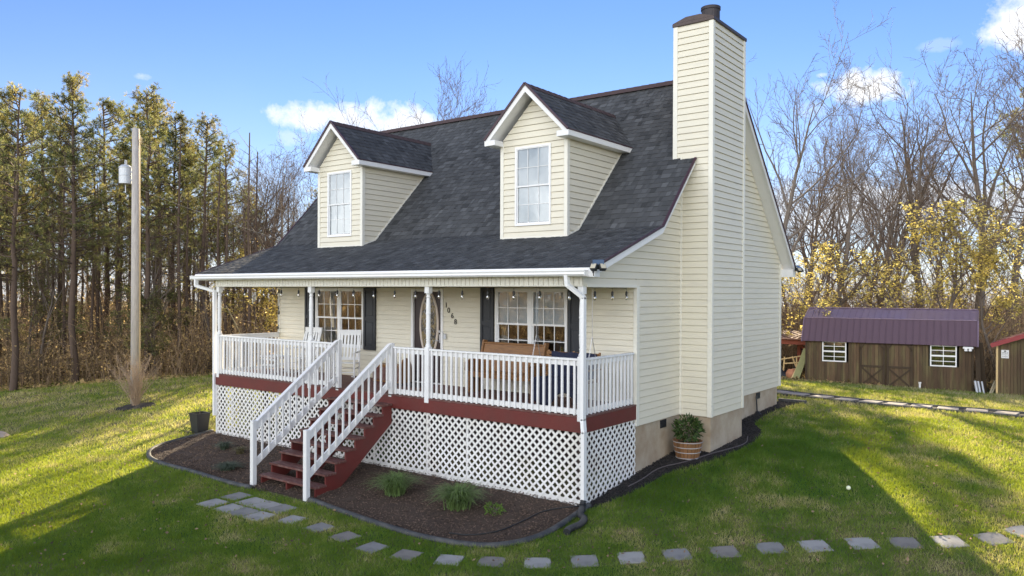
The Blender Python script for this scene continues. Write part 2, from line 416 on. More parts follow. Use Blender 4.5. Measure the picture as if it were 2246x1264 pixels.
# garden bed outlines (from the ground where their edging lies)
edgeL = chaikin(poly_of([(466, 948), (405, 965), (345, 980), (320, 1000), (345, 1018), (420, 1037), (500, 1062), (552, 1074)]))
edgeR = chaikin(poly_of([(680, 1100), (760, 1130), (850, 1160), (935, 1186), (1040, 1202), (1120, 1200), (1195, 1178), (1255, 1140), (1292, 1113)]))
bedF = edgeL + edgeR + [(0.05, 0.1), (-10.6, 0.1)]
edgeS = chaikin(poly_of([(1292, 1120), (1335, 1105), (1410, 1075), (1470, 1035), (1530, 1022), (1600, 1000), (1665, 968), (1672, 945), (1648, 932), (1690, 905), (1765, 885)]))
bedS = [(-.1, -.05)] + edgeS + [on_ground(1712, 880), (-.1, 9.4)]
def bed_mesh(name, poly, mat, lift, parent=None):
    xs = np.arange(min(p[0] for p in poly)-.1, max(p[0] for p in poly)+.2, .11); ys = np.arange(min(p[1] for p in poly)-.1, max(p[1] for p in poly)+.2, .11)
    X, Y = np.meshgrid(xs, ys); cx = X[:-1, :-1]+.055; cy = Y[:-1, :-1]+.055; ins = inside(poly, cx, cy)
    dist = np.full(X.shape, 9.)
    P = np.array(poly)
    for i in range(len(P)):
        a = P[i]; b = P[(i+1) % len(P)]; ab = b-a; L = ab@ab+1e-9
        t = np.clip(((X-a[0])*ab[0]+(Y-a[1])*ab[1])/L, 0, 1)
        dist = np.minimum(dist, np.hypot(X-a[0]-t*ab[0], Y-a[1]-t*ab[1]))
    Z = ground(X, Y)+lift*np.clip(dist/.35, 0, 1)+.006+rng.normal(0, .006, X.shape)
    nx = X.shape[1]; j, i = np.nonzero(ins); a = j*nx+i
    F = np.stack([a, a+1, a+1+nx, a+nx], -1); V = np.stack([X, Y, Z], -1).reshape(-1, 3)
    used = np.unique(F); mp = -np.ones(len(V), int); mp[used] = np.arange(len(used))
    return make_obj(name, V[used], mp[F], mat, parent, smooth=True)
tag(bed_mesh('mulch_bed', bedF, MULCH, .035), kind='structure')
tag(bed_mesh('side_mulch_bed', bedS, MULCHK, .02), kind='structure')
def curb(name, pts, label, r=.055):
    mb = MB(); P = [(x, y, gz(x, y)+.02) for x, y in pts]
    mb.tube(P, r, 8); o = mb.build(name, BLACKM, smooth=True)
    tag(o, label, 'garden edging'); return o
EDG = pmat('charcoal_edging', (.045, .048, .052), .7, .4, 8, .4, 30, color2=(.10, .10, .095), c2scale=5)
o = curb('garden_edging', edgeL, 'dark edging curving round the small bed left of the porch steps'); o.data.materials[0] = EDG
o = curb('garden_edging', edgeR, 'dark edging round the long bed right of the porch steps'); o.data.materials[0] = EDG
# mulch chips
def chips(name, poly, n, mat, lift, sz):
    P = np.array(poly); x = rng.uniform(P[:, 0].min(), P[:, 0].max(), n*3); y = rng.uniform(P[:, 1].min(), P[:, 1].max(), n*3)
    k = inside(poly, x, y); x = x[k][:n]; y = y[k][:n]; n = len(x)
    c = np.stack([x, y, ground(x, y)+lift], -1); a = rng.normal(0, 1, (n, 3)); a[:, 2] *= .3; a /= np.linalg.norm(a, axis=1)[:, None]
    b = np.cross(a, rng.normal(0, 1, (n, 3))); b /= np.linalg.norm(b, axis=1)[:, None]; s = rng.uniform(.4, 1, (n, 1))*sz
    h = np.cross(a, b)*s*.25
    p = [c-a*s-b*s*.3, c+a*s-b*s*.3, c+a*s+b*s*.3, c-a*s+b*s*.3]
    V = np.stack(p+[q+h for q in p], 1).reshape(-1, 3); base = (np.arange(n)*8)[:, None, None]
    F = (base+np.array([[0, 3, 2, 1], [4, 5, 6, 7], [0, 1, 5, 4], [1, 2, 6, 5], [2, 3, 7, 6], [3, 0, 4, 7]])[None]).reshape(-1, 4)
    return tag(make_obj(name, V, F, mat, tones=np.repeat(rng.uniform(0, 1, n), 6)), kind='stuff')
CHIPM = pmat('bark_chip', (.115, .078, .056), .9, .4, 9, tone=.8)
CHIPK = pmat('black_chip', (.035, .03, .028), .9, .4, 9, tone=.8)
tag(chips('mulch_chips', bedF, 16000, CHIPM, .045, .020), 'brown bark mulch chips covering the front flower bed', 'mulch')
tag(chips('mulch_chips', bedS, 9000, CHIPK, .03, .022), 'black mulch chips along the side of the house', 'mulch')

# ------------------------------------------------------------------ house
W0 = -10.6       # left end of porch deck
HL = -10.52      # left wall
DY = 1.79; HY = 9.64
house = thing('house', 'cream sided cottage with two dormers, tall chimney and white railed front porch', 'house', (-5.2, 4.8, -1.1), world=True)
ROOFP = [(-.20, 2.45), (2.2, 3.27), (5.71, 6.88), (9.86, 2.70)]
def roofz(y): return float(np.interp(y, [p[0] for p in ROOFP], [p[1] for p in ROOFP]))

def clip_poly(poly, axis, val, keep_ge):
    out = []
    for i in range(len(poly)):
        a = poly[i]; b = poly[(i+1) % len(poly)]
        ia = (a[axis] >= val-1e-9) == keep_ge or abs(a[axis]-val) < 1e-9; ib = (b[axis] >= val-1e-9) == keep_ge or abs(b[axis]-val) < 1e-9
        if ia: out.append(a)
        if ia != ib and abs(b[axis]-a[axis]) > 1e-9:
            t = (val-a[axis])/(b[axis]-a[axis]); out.append((a[0]+t*(b[0]-a[0]), a[1]+t*(b[1]-a[1])))
    return out
SLOT = .009
def siding(mb, poly, to3d, nrm, expo, z0=None, openings=(), proud=.0125, vertical=False):
    """lap siding on a planar polygon (u,z); courses are real steps"""
    nrm = np.array(nrm, float)
    zmin = min(p[1] for p in poly) if z0 is None else z0; zmax = max(p[1] for p in poly)
    cuts = set()
    k = 0
    while zmin+k*expo < zmax: cuts.add(round(zmin+k*expo, 5)); k += 1
    courses = sorted(cuts)
    for z in courses:
        zt = min(z+expo, zmax); sub = sorted({z, zt, *[o[2] for o in openings if z < o[2] < zt], *[o[3] for o in openings if z < o[3] < zt]})
        if zt-z > .05: sub = sorted({*sub, zt-SLOT})
        for a, b in zip(sub[:-1], sub[1:]):
            p = clip_poly(clip_poly(poly, 1, a, True), 1, b, False)
            pieces = [p]
            for (u0, u1, oz0, oz1) in openings:
                if a >= oz0-1e-6 and b <= oz1+1e-6:
                    pieces = [q for r in pieces for q in (clip_poly(r, 0, u0, False), clip_poly(r, 0, u1, True))]
            for q in pieces:
                if len(q) < 3: continue
                off = lambda zz: proud-(proud+.006)*(zz-z)/expo
                if zt-z > .05 and a >= zt-SLOT-1e-6:      # the shadow slot under the next lap
                    mb.add([tuple(np.array(to3d(u, zz))-nrm*.016) for u, zz in q], [tuple(range(len(q)))])
                    if abs(a-(zt-SLOT)) < 1e-6:
                        lo = [u for u, zz in q if abs(zz-a) < 1e-6]
                        if len(lo) >= 2: A = np.array(to3d(min(lo), a)); B = np.array(to3d(max(lo), a)); mb.quad(A+nrm*off(a), B+nrm*off(a), B-nrm*.016, A-nrm*.016)
                    continue
                vs = [tuple(np.array(to3d(u, zz))+nrm*off(zz)) for u, zz in q]
                mb.add(vs, [tuple(range(len(vs)))])
                if a == z:
                    lo = [u for u, zz in q if abs(zz-a) < 1e-6]
                    if len(lo) >= 2 and max(lo)-min(lo) > 1e-4:
                        u0, u1 = min(lo), max(lo)
                        A = np.array(to3d(u0, a)); B = np.array(to3d(u1, a))
                        mb.quad(A+nrm*proud, B+nrm*proud, B-nrm*.016, A-nrm*.016)
    return mb

# walls
mb = MB()
wallR = [(DY, -.37), (HY, -.37), (HY, roofz(HY)-.1), (5.71, 6.80), (2.2, 3.19), (-.04, 2.43), (-.04, 2.17), (DY, 2.17)]
siding(mb, wallR, lambda u, z: (0, u, z), (1, 0, 0), .127, z0=-.37)
rwall = mb.build('gable_wall', SIDING, house)
mb = MB(); siding(mb, wallR, lambda u, z: (HL, u, z), (-1, 0, 0), .127, z0=-.37); mb.build('gable_wall', SIDING, house)
mb = MB(); siding(mb, [(HL, -.37), (0, -.37), (0, 2.7), (HL, 2.7)], lambda u, z: (u, HY, z), (0, 1, 0), .127); mb.build('back_wall', SIDING, house)
WIN_L = (-9.0, -7.24, .69, 2.12); WIN_R = (-3.25, -1.48, .69, 2.12); DOOR = (-5.66, -4.70, .03, 2.10)
mb = MB(); siding(mb, [(HL, 0), (0, 0), (0, 2.32), (HL, 2.32)], lambda u, z: (u, DY, z), (0, -1, 0), .108, openings=[WIN_L, WIN_R, DOOR]); mb.build('front_wall', SIDING, house)
# inner room shell behind the windows
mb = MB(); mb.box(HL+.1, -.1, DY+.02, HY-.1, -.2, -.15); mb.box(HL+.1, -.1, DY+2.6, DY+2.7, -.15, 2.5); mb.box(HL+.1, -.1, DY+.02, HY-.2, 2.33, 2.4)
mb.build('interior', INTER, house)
# trim: corner posts, porch opening trim
mb = MB()
for x0, x1 in ((-.05, .022), (HL-.022, HL+.05)):
    mb = MB(); mb.box(x0, x1, DY-.022, DY+.085, -.37, 2.17, bev=.003); mb.build('corner_trim', TRIMC, house)
    mb = MB(); mb.box(x0, x1, HY-.085, HY+.022, -.37, roofz(HY)-.12, bev=.003); mb.build('corner_trim', TRIMC, house)
for x0, x1 in ((.0, .024), (HL-.024, HL)): mb = MB(); mb.box(x0, x1, .06, DY-.03, 2.14, 2.19); mb.build('porch_opening_trim', TRIMC, house)
# foundation
mb = MB(); mb.box(HL+.03, -.03, DY+.03, 9.5, -1.6, -.365); mb.box(-.04, .64, 3.64, 5.28, -1.6, -.365)
fnd = mb.build('foundation', STUCCO, house)
mb = MB(); mb.box(HL+.1, -.06, DY-.02, DY+.028, -1.6, -.03); mb.build('crawl_space_shade', DECKU, fnd)  # added dark sheet: crawl space shade painted in front of the foundation
for yy in (2.93, 8.09):
    mb = MB(); mb.box(-.04, -.012, yy-.12, yy+.12, -.55, -.40)
    for k in range(4): mb.bar((-.008, yy-.11, -.53+k*.036), (-.008, yy+.11, -.53+k*.036), .012, .010)
    mb.build('foundation_vent', BLACKM, house)
mb = MB(); mb.tube([(.02, 7.86, -.46), (.03, 7.86, -.62), (.03, 7.9, -.90)], .018, 6); mb.tube([(.03, 7.9, -.86), (.14, 7.8, -.92)], .05, 8); mb.build('drain_stub', BLACKM, house)
# --- roof
def shingles(mb, origin, ud, sd, nd, L, wfun, expo=.143, seed=1):
    """origin = eave corner; ud across, sd up-slope, nd normal. real courses with random laminated tabs"""
    r = random.Random(seed); o = Vector(origin); ud = Vector(ud).normalized(); sd = Vector(sd).normalized(); nd = Vector(nd).normalized()
    n = int(math.ceil(L/expo))
    for k in range(n):
        s0 = k*expo; s1 = min(L, s0+expo); u0, u1 = wfun(s0)
        hb, ht = .008, .001
        P = lambda u, s, h: o+ud*u+sd*s+nd*h
        tone0 = .42+r.uniform(-.05, .05)
        mb.quad(P(u0, s0, hb), P(u1, s0, hb), P(u1, s1, ht), P(u0, s1, ht), tone0)
        mb.quad(P(u0, s0, 0), P(u1, s0, 0), P(u1, s0, hb), P(u0, s0, hb), tone0*.7)
        u = u0+r.uniform(0, .15)
        while u < u1-.06:
            w = min(r.choice((.07, .10, .13, .17, .21)), u1-u-.005); t = min(1, max(0, r.gauss(.48, .27)))
            if w < .04: break
            sk = r.uniform(.002, .012)
            a, b, c, d_ = P(u+sk, s0-.002, hb+.005), P(u+w-sk, s0-.002, hb+.005), P(u+w, s1, ht+.004), P(u, s1, ht+.004)
            mb.quad(a, b, c, d_, t); g0 = P(u+sk, s0-.002, 0); g1 = P(u+w-sk, s0-.002, 0)
            mb.quad(g0, g1, b, a, t*.6)
            e0 = P(u, s1, ht); e1 = P(u+w, s1, ht); h0 = P(u+sk, s0, hb); h1 = P(u+w-sk, s0, hb)
            mb.quad(h1, e1, c, b, t*.6); mb.quad(e0, h0, a, d_, t*.6)
            u += w+r.choice((.0, .03, .06, .1, .14))
RX0, RX1 = -11.18, .31
def seg(p, q):
    d = Vector((0, q[0]-p[0], q[1]-p[1])); L = d.length; d.normalize(); return d, L, Vector((0, -d.z, d.y))
mb = MB()
d, L, n = seg(ROOFP[0], ROOFP[1]); shingles(mb, (0, ROOFP[0][0], ROOFP[0][1]), (1, 0, 0), d, n, L, lambda s: (RX0, RX1), seed=3)
d, L, n = seg(ROOFP[1], ROOFP[2])
# the upper slope stops short at the chimney: strip beyond x=-.16 ends where the chimney stands
Lc = (3.62-ROOFP[1][0])/(ROOFP[2][0]-ROOFP[1][0])*L
shingles(mb, (0, ROOFP[1][0], ROOFP[1][1]), (1, 0, 0), d, n, L, lambda s: (RX0, RX1 if s < Lc-.05 else 0.0), seed=4)
q = ROOFP[3]; p = ROOFP[2]
mb.quad((RX0, p[0], p[1]), (RX1, p[0], p[1]), (RX1, q[0], q[1]), (RX0, q[0], q[1]), .4)
L2 = (5.32-3.62)
roof = mb.build('roof', SHING, house, tone=True)
# strip of front slope between chimney back and ridge at the overhang
mb = MB(); y0 = 5.32
mb.quad((0, y0, roofz(y0)), (RX1, y0, roofz(y0)), (RX1, 5.71, 6.88), (0, 5.71, 6.88), .4); mb.build('roof_edge', SHING, roof, tone=True)
# roof deck thickness, soffits and rake boards
def slab(mb, x0, x1, pts, th):
    for a, b in zip(pts[:-1], pts[1:]):
        vs = []
        for x in (x0, x1): vs += [(x, a[0], a[1]-.006), (x, b[0], b[1]-.006), (x, b[0], b[1]-th), (x, a[0], a[1]-th)]
        mb.add(vs, [(0, 1, 2, 3), (7, 6, 5, 4), (0, 4, 5, 1), (2, 6, 7, 3), (0, 3, 7, 4), (1, 5, 6, 2)])
mb = MB(); slab(mb, RX0+.02, -.16, ROOFP, .085)
pf = [ROOFP[0], ROOFP[1], (3.60, roofz(3.60))]; slab(mb, -.16, RX1-.02, pf, .085)
pb = [(5.33, roofz(5.33)), ROOFP[2], ROOFP[3]]; slab(mb, -.16, RX1-.02, pb, .085)
mb.build('soffit', WHITE, roof)
mb = MB()
for x0, x1 in ((RX1-.02, RX1+.004),):
    for pts in (pf, pb):
        for a, b in zip(pts[:-1], pts[1:]):
            mb.add([(x, y, z+dz) for x in (x0, x1) for (y, z, dz) in ((a[0], a[1], -.02), (b[0], b[1], -.02), (b[0], b[1], -.135), (a[0], a[1], -.135))],
                   [(0, 1, 2, 3), (7, 6, 5, 4), (0, 4, 5, 1), (2, 6, 7, 3), (0, 3, 7, 4), (1, 5, 6, 2)])
mb.build('rake_board', WHITE, roof); mb = MB()
for a, b in zip(ROOFP[:-1], ROOFP[1:]):
    mb.add([(x, y, z+dz) for x in (RX0-.004, RX0+.02) for (y, z, dz) in ((a[0], a[1], -.02), (b[0], b[1], -.02), (b[0], b[1], -.135), (a[0], a[1], -.135))],
           [(0, 1, 2, 3), (7, 6, 5, 4), (0, 4, 5, 1), (2, 6, 7, 3), (0, 3, 7, 4), (1, 5, 6, 2)])
# boxed eave return at the back corner
mb.build('rake_board', WHITE, roof); mb = MB()
mb.box(.0, RX1+.002, 9.66, 9.88, 2.46, 2.66, bev=.004); mb.build('eave_return', WHITE, roof); mb = MB(); mb.box(.0, RX1+.002, -.2, -.02, 2.30, 2.42, bev=.004); mb.build('eave_return', WHITE, roof)
mb = MB()
for pts, X in ((pf, RX1), (pb, RX1), (ROOFP, RX0)):
    mb = MB()
    for a, b in zip(pts[:-1], pts[1:]):
        mb.bar((X+(.008 if X > 0 else -.008), a[0], a[1]+.0), (X+(.008 if X > 0 else -.008), b[0], b[1]+.0), .03, .045, up=(1, 0, 0))
    mb.build('drip_edge', DRIP, roof)
mb = MB()
x = RX0
while x < RX1-.01:
    x1 = min(x+.2, RX1+.01)
    mb.add([(x-.02, 5.56, 6.80), (x1, 5.56, 6.795), (x1, 5.71, 6.93), (x-.02, 5.71, 6.938), (x1, 5.86, 6.795), (x-.02, 5.86, 6.80)], [(0, 1, 2, 3), (3, 2, 4, 5)], random.random()); x += .2
mb.build('ridge_cap', RIDGEC, roof, tone=True)
# gutter
mb = MB(); gp = [(-.21, 2.40), (-.21, 2.315), (-.285, 2.315), (-.315, 2.345), (-.31, 2.375), (-.325, 2.40), (-.325, 2.412), (-.30, 2.412), (-.295, 2.34), (-.23, 2.33), (-.222, 2.40)]
mb.prism(gp, 'x', RX0-.03, .205)
mb.box(RX0-.03, RX0-.024, -.32, -.21, 2.32, 2.41); mb.box(.199, .206, -.32, -.21, 2.32, 2.41)
mb.build('gutter', VINYLW, house)
# beam (vertical vinyl boards) and porch ceiling
mb = MB(); x = HL
while x < 0:
    x1 = min(x+.1015, 0.0); mb.box(x+.006, x1-.006, -.046, .10, 2.165, 2.345, tone=random.random()); x += .1015
mb.box(HL+.002, -.002, -.028, .095, 2.168, 2.345); mb.box(HL-.01, .01, -.046, .104, 2.15, 2.166)
mb.build('porch_beam', TRIMC, house)
mb = MB(); mb.box(HL, 0, .104, DY, 2.22, 2.25); mb.box(HL, 0, -.21, -.046, 2.31, 2.33)
mb.box(RX0+.02, RX1-.03, -.205, -.19, 2.315, 2.45)
mb.box(RX0+.03, HL-.03, -.19, 1.9, 2.30, 2.33)
mb.build('porch_ceiling', VINYLW, house)
# --- chimney
mb = MB(); T = MB()
cx0, cx1, cy0, cy1 = -.155, .655, 3.62, 5.30
siding(mb, [(0.0, -.37), (cx1, -.37), (cx1, 7.37), (cx0, 7.37), (cx0, 4.50), (0.0, 4.50)], lambda u, z: (u, cy0, z), (0, -1, 0), .127)
siding(mb, [(cy0, -.37), (cy1, -.37), (cy1, 7.37), (cy0, 7.37)], lambda u, z: (cx1, u, z), (1, 0, 0), .127)
siding(mb, [(cx0, 4.5), (cx1, 4.5), (cx1, 7.37), (cx0, 7.37)], lambda u, z: (u, cy1, z), (0, 1, 0), .127)
siding(mb, [(0, -.37), (cx1, -.37), (cx1, 4.5), (0, 4.5)], lambda u, z: (u, cy1, z), (0, 1, 0), .127, z0=-.37)
siding(mb, [(cy0, 4.5), (cy1, 4.5), (cy1, 7.37), (cy0, 7.37)], lambda u, z: (cx0, u, z), (-1, 0, 0), .127)
mb.box(cx0, cx1, cy0, cy1, 7.30, 7.37)
chim = mb.build('chimney', SIDING, house)
for (x, y, sx, sy, z0) in ((cx1, cy0, 1, -1, -.38), (cx1, cy1, 1, 1, -.38), (cx0, cy0, -1, -1, 4.70), (cx0, cy1, -1, 1, 4.70)):
    a, b = sorted((x-sx*.075, x+sx*.018)); c, d_ = sorted((y-sy*.075, y+sy*.018)); T.box(a, b, c, d_, z0, 7.375, bev=.003)
T.box(.0, .035, cy0-.03, cy0+.004, -.38, 4.74); T.box(.0, .035, cy1-.002, cy1+.03, -.38, 6.3)
T.build('chimney_trim', TRIMC, chim)
mb = MB(); mb.box(cx0-.035, cx1+.035, cy0-.035, cy1+.035, 7.36, 7.43, bev=.006); mb.prism([(cx0-.03, 7.43), (cx1+.03, 7.43), (.4, 7.52), (.1, 7.52)], 'y', cy0-.03, cy1+.03)
mb.build('chimney_cap', DARKMETAL, chim)
mb = MB(); mb.lathe([(.185, 7.45), (.185, 7.86), (.20, 7.86), (.20, 7.92), (.17, 7.92), (.17, 7.60)], .25, 4.46, 24); mb.build('chimney_flue', FLUE, chim)
# --- windows
def window(x0, x1, z0, z1, y, units=1, cols=3, rows=2, blind=0, curtain=False, depth=.06, frame=.045, thin=0):
    """double hung window facing -y with its frame standing 25 mm off the wall"""
    f = MB(); yf = y-.03
    w = (x1-x0)
    f.box(x0, x0+frame, yf, y+.03, z0, z1); f.box(x1-frame, x1, yf, y+.03, z0, z1)
    f.box(x0+frame, x1-frame, yf+.002, y+.03, z0, z0+frame); f.box(x0+frame, x1-frame, yf+.002, y+.03, z1-frame, z1)
    if units == 2: xm = (x0+x1)/2; f.box(xm-.045, xm+.045, yf+.003, y+.03, z0+frame, z1-frame); spans = [(x0+frame, xm-.045), (xm+.045, x1-frame)]
    else: spans = [(x0+frame, x1-frame)]
    root = f.build('window', VINYLW, house)
    s = MB(); zm = (z0+z1)/2; gl = MB(); cu = MB(); bl = MB()
    for a, b in spans:
        for (p, q_, yy, top) in ((z0+frame, zm+.02, y+.012, False), (zm-.02, z1-frame, y-.008, True)):
            t = .018 if thin else .028; mw = .005 if thin else .008
            s.box(a, a+t, yy-.01, yy+.012, p, q_); s.box(b-t, b, yy-.01, yy+.012, p, q_)
            s.box(a+t, b-t, yy-.011, yy+.012, p, p+t*1.3); s.box(a+t, b-t, yy-.011, yy+.012, q_-t, q_)
            for k in range(1, cols): xx = a+t+(b-a-2*t)*k/cols; s.box(xx-mw, xx+mw, yy-.003, yy+.004, p+t, q_-t)
            for k in range(1, rows): zz = p+t+(q_-p-2*t)*k/rows; s.box(a+t, b-t, yy-.0035, yy+.0045, zz-mw, zz+mw)
            gl.quad((a+t, yy+.006, p+t), (b-t, yy+.006, p+t), (b-t, yy+.006, q_-t), (a+t, yy+.006, q_-t))
        if blind:
            zz = z1-frame-.03; zb = z1-frame-(z1-z0-2*frame)*blind
            while zz > zb: bl.add([(a+.005, y+.026, zz), (b-.005, y+.026, zz), (b-.005, y+.034, zz+.019), (a+.005, y+.034, zz+.019), (a+.005, y+.0275, zz-.0015), (b-.005, y+.0275, zz-.0015)], [(0, 1, 2, 3), (4, 5, 1, 0)]); zz -= .017
            bl.box(a+.005, b-.005, y+.024, y+.045, zz, zz+.015)
    s.build('sash', VINYLW, root); gl.build('glass', GLASS, root)
    if blind: bl.build('blind', BLIND, root)
    if curtain:
        for (c0, c1) in curtain:
            n = 24; top = z1-.05; bot = z0-.3
            vs = []
            for i in range(n+1):
                xx = c0+(c1-c0)*i/n; yy = y+.14+.03*math.sin(i*1.9)
                vs += [(xx, yy, bot), (xx, yy, top)]
            cu.add(vs, [(2*i, 2*i+2, 2*i+3, 2*i+1) for i in range(n)])
        cu.build('curtain', CURT, root, smooth=True)
    return root
window(*WIN_L, DY, 2, 3, 2, curtain=[(-8.95, -8.66), (-8.42, -8.12), (-7.50, -7.28)])
window(*WIN_R, DY, 2, 3, 2, blind=.5, curtain=[(-3.22, -3.05)])
def shutter(x0, x1, z0=.67, z1=2.14):
    mb = MB(); y = DY-.05
    for a, b in ((x0, x0+.06), (x1-.06, x1)): mb.box(a, b, y, DY-.012, z0, z1)
    for a, b in ((z0, z0+.08), ((z0+z1)/2-.04, (z0+z1)/2+.04), (z1-.07, z1)): mb.box(x0+.06, x1-.06, y+.002, DY-.012, a, b)
    for a, b in ((z0+.08, (z0+z1)/2-.04), ((z0+z1)/2+.04, z1-.07)): mb.box(x0+.06, x1-.06, y+.016, DY-.012, a, b); mb.box(x0+.09, x1-.09, y+.006, y+.02, a+.04, b-.04, bev=.008)
    mb.build('shutter', NAVY, house)
for a, b in ((-9.40, -9.03), (-7.21, -6.81), (-3.63, -3.28), (-1.45, -1.10)): shutter(a, b)
# --- front door
mb = MB(); x0, x1, z0, z1 = DOOR
mb.box(x0, x0+.06, DY-.03, DY+.1, z0, z1); mb.box(x1-.06, x1, DY-.03, DY+.1, z0, z1); mb.box(x0+.06, x1-.06, DY-.028, DY+.1, z1-.05, z1); mb.box(x0, x1, DY-.05, DY+.1, .005, .045)
dfr = mb.build('door_frame', VINYLW, house)
mb = MB(); mb.box(x0+.062, x1-.062, DY+.02, DY+.06, .05, z1-.052)
door = mb.build('front_door', DOORM, house)
def oval(cx, cz, a, b, y0, y1, inner=0.0, n=40):
    vs = []; fs = []
    for i in range(n):
        t = 2*PI*i/n; c, s_ = math.cos(t), math.sin(t)
        vs += [(cx+a*c, y1, cz+b*s_), (cx+a*c*.99, y0, cz+b*s_*.99)]
        if inner: vs += [(cx+(a-inner)*c, y0, cz+(b-inner)*s_), (cx+(a-inner)*c, y1, cz+(b-inner)*s_)]
    k = 4 if inner else 2
    for i in range(n):
        j = (i+1) % n
        if inner: fs += [(i*k, i*k+1, j*k+1, j*k), (i*k+1, i*k+2, j*k+2, j*k+1), (i*k+2, i*k+3, j*k+3, j*k+2)]
        else: fs += [(i*k, i*k+1, j*k+1, j*k)]
    if not inner: fs.append(tuple(i*k+1 for i in range(n)))
    return vs, fs
mb = MB(); mb.add(*oval(-5.14, 1.32, .285, .72, DY-.005, DY+.03, .05)); mb.build('oval_frame', pmat('tan_oval_frame', (.62, .53, .45), .5), door, smooth=True)
mb = MB(); mb.add(*oval(-5.14, 1.32, .238, .675, DY+.008, DY+.02)); mb.build('oval_glass', OVALG, door)
mb = MB()
for k in range(5):
    z = .85+k*.22
    for s_ in (-1, 1):
        pts = [(-5.14+s_*(.03+.11*math.sin(t)), DY+.004, z+.14*t/2.2) for t in np.linspace(0, 3.0, 8)]; mb.tube(pts, .005, 5)
mb.build('glass_scroll', CHAIN, door)
mb = MB(); mb.box(x1-.135, x1-.095, DY+.0, DY+.02, .93, 1.12, bev=.005); mb.tube([(x1-.115, DY+.01, .98), (x1-.115, DY-.05, .98), (x1-.20, DY-.055, .98)], .011, 8); mb.tube([(x1-.115, DY+.01, 1.18), (x1-.115, DY-.015, 1.18)], .026, 10); mb.build('handle', CHAIN, door)
# --- house numbers, mailbox hook
def text_mesh(s, size, mat, name, parent, mtx, ext=.004, bold=False):
    cu = bpy.data.curves.new('t', 'FONT'); cu.body = s; cu.size = size; cu.extrude = ext; cu.align_x = 'CENTER'; cu.align_y = 'CENTER'; cu.offset = .002 if bold else 0
    ob = bpy.data.objects.new('t', cu); COL.objects.link(ob); dg = bpy.context.evaluated_depsgraph_get(); dg.update()
    me = bpy.data.meshes.new_from_object(ob.evaluated_get(dg)); bpy.data.objects.remove(ob); bpy.data.curves.remove(cu)
    me.transform(mtx); me.materials.clear(); me.materials.append(mat); me.name = name
    o = bpy.data.objects.new(name, me); COL.objects.link(o); o.parent = parent
    if parent.get('_worldkids'): o.location = -Vector(parent.location)
    return o
FACE = Matrix.Rotation(PI/2, 4, 'X')
for ch, x, z in (('1', -4.61, 1.755), ('0', -4.535, 1.645), ('6', -4.43, 1.53), ('8', -4.34, 1.40)):
    text_mesh(ch, .16, CORD, 'house_number', house, Matrix.Translation((x, DY-.02, z)) @ FACE)
mb = MB(); mb.box(-4.66, -4.60, DY-.05, DY-.01, 1.02, 1.14, bev=.006); mb.tube([(-4.63, DY-.05, 1.12), (-4.63, DY-.08, 1.15), (-4.66, DY-.08, 1.17)], .006, 6); mb.build('doorbell', GALV, house)
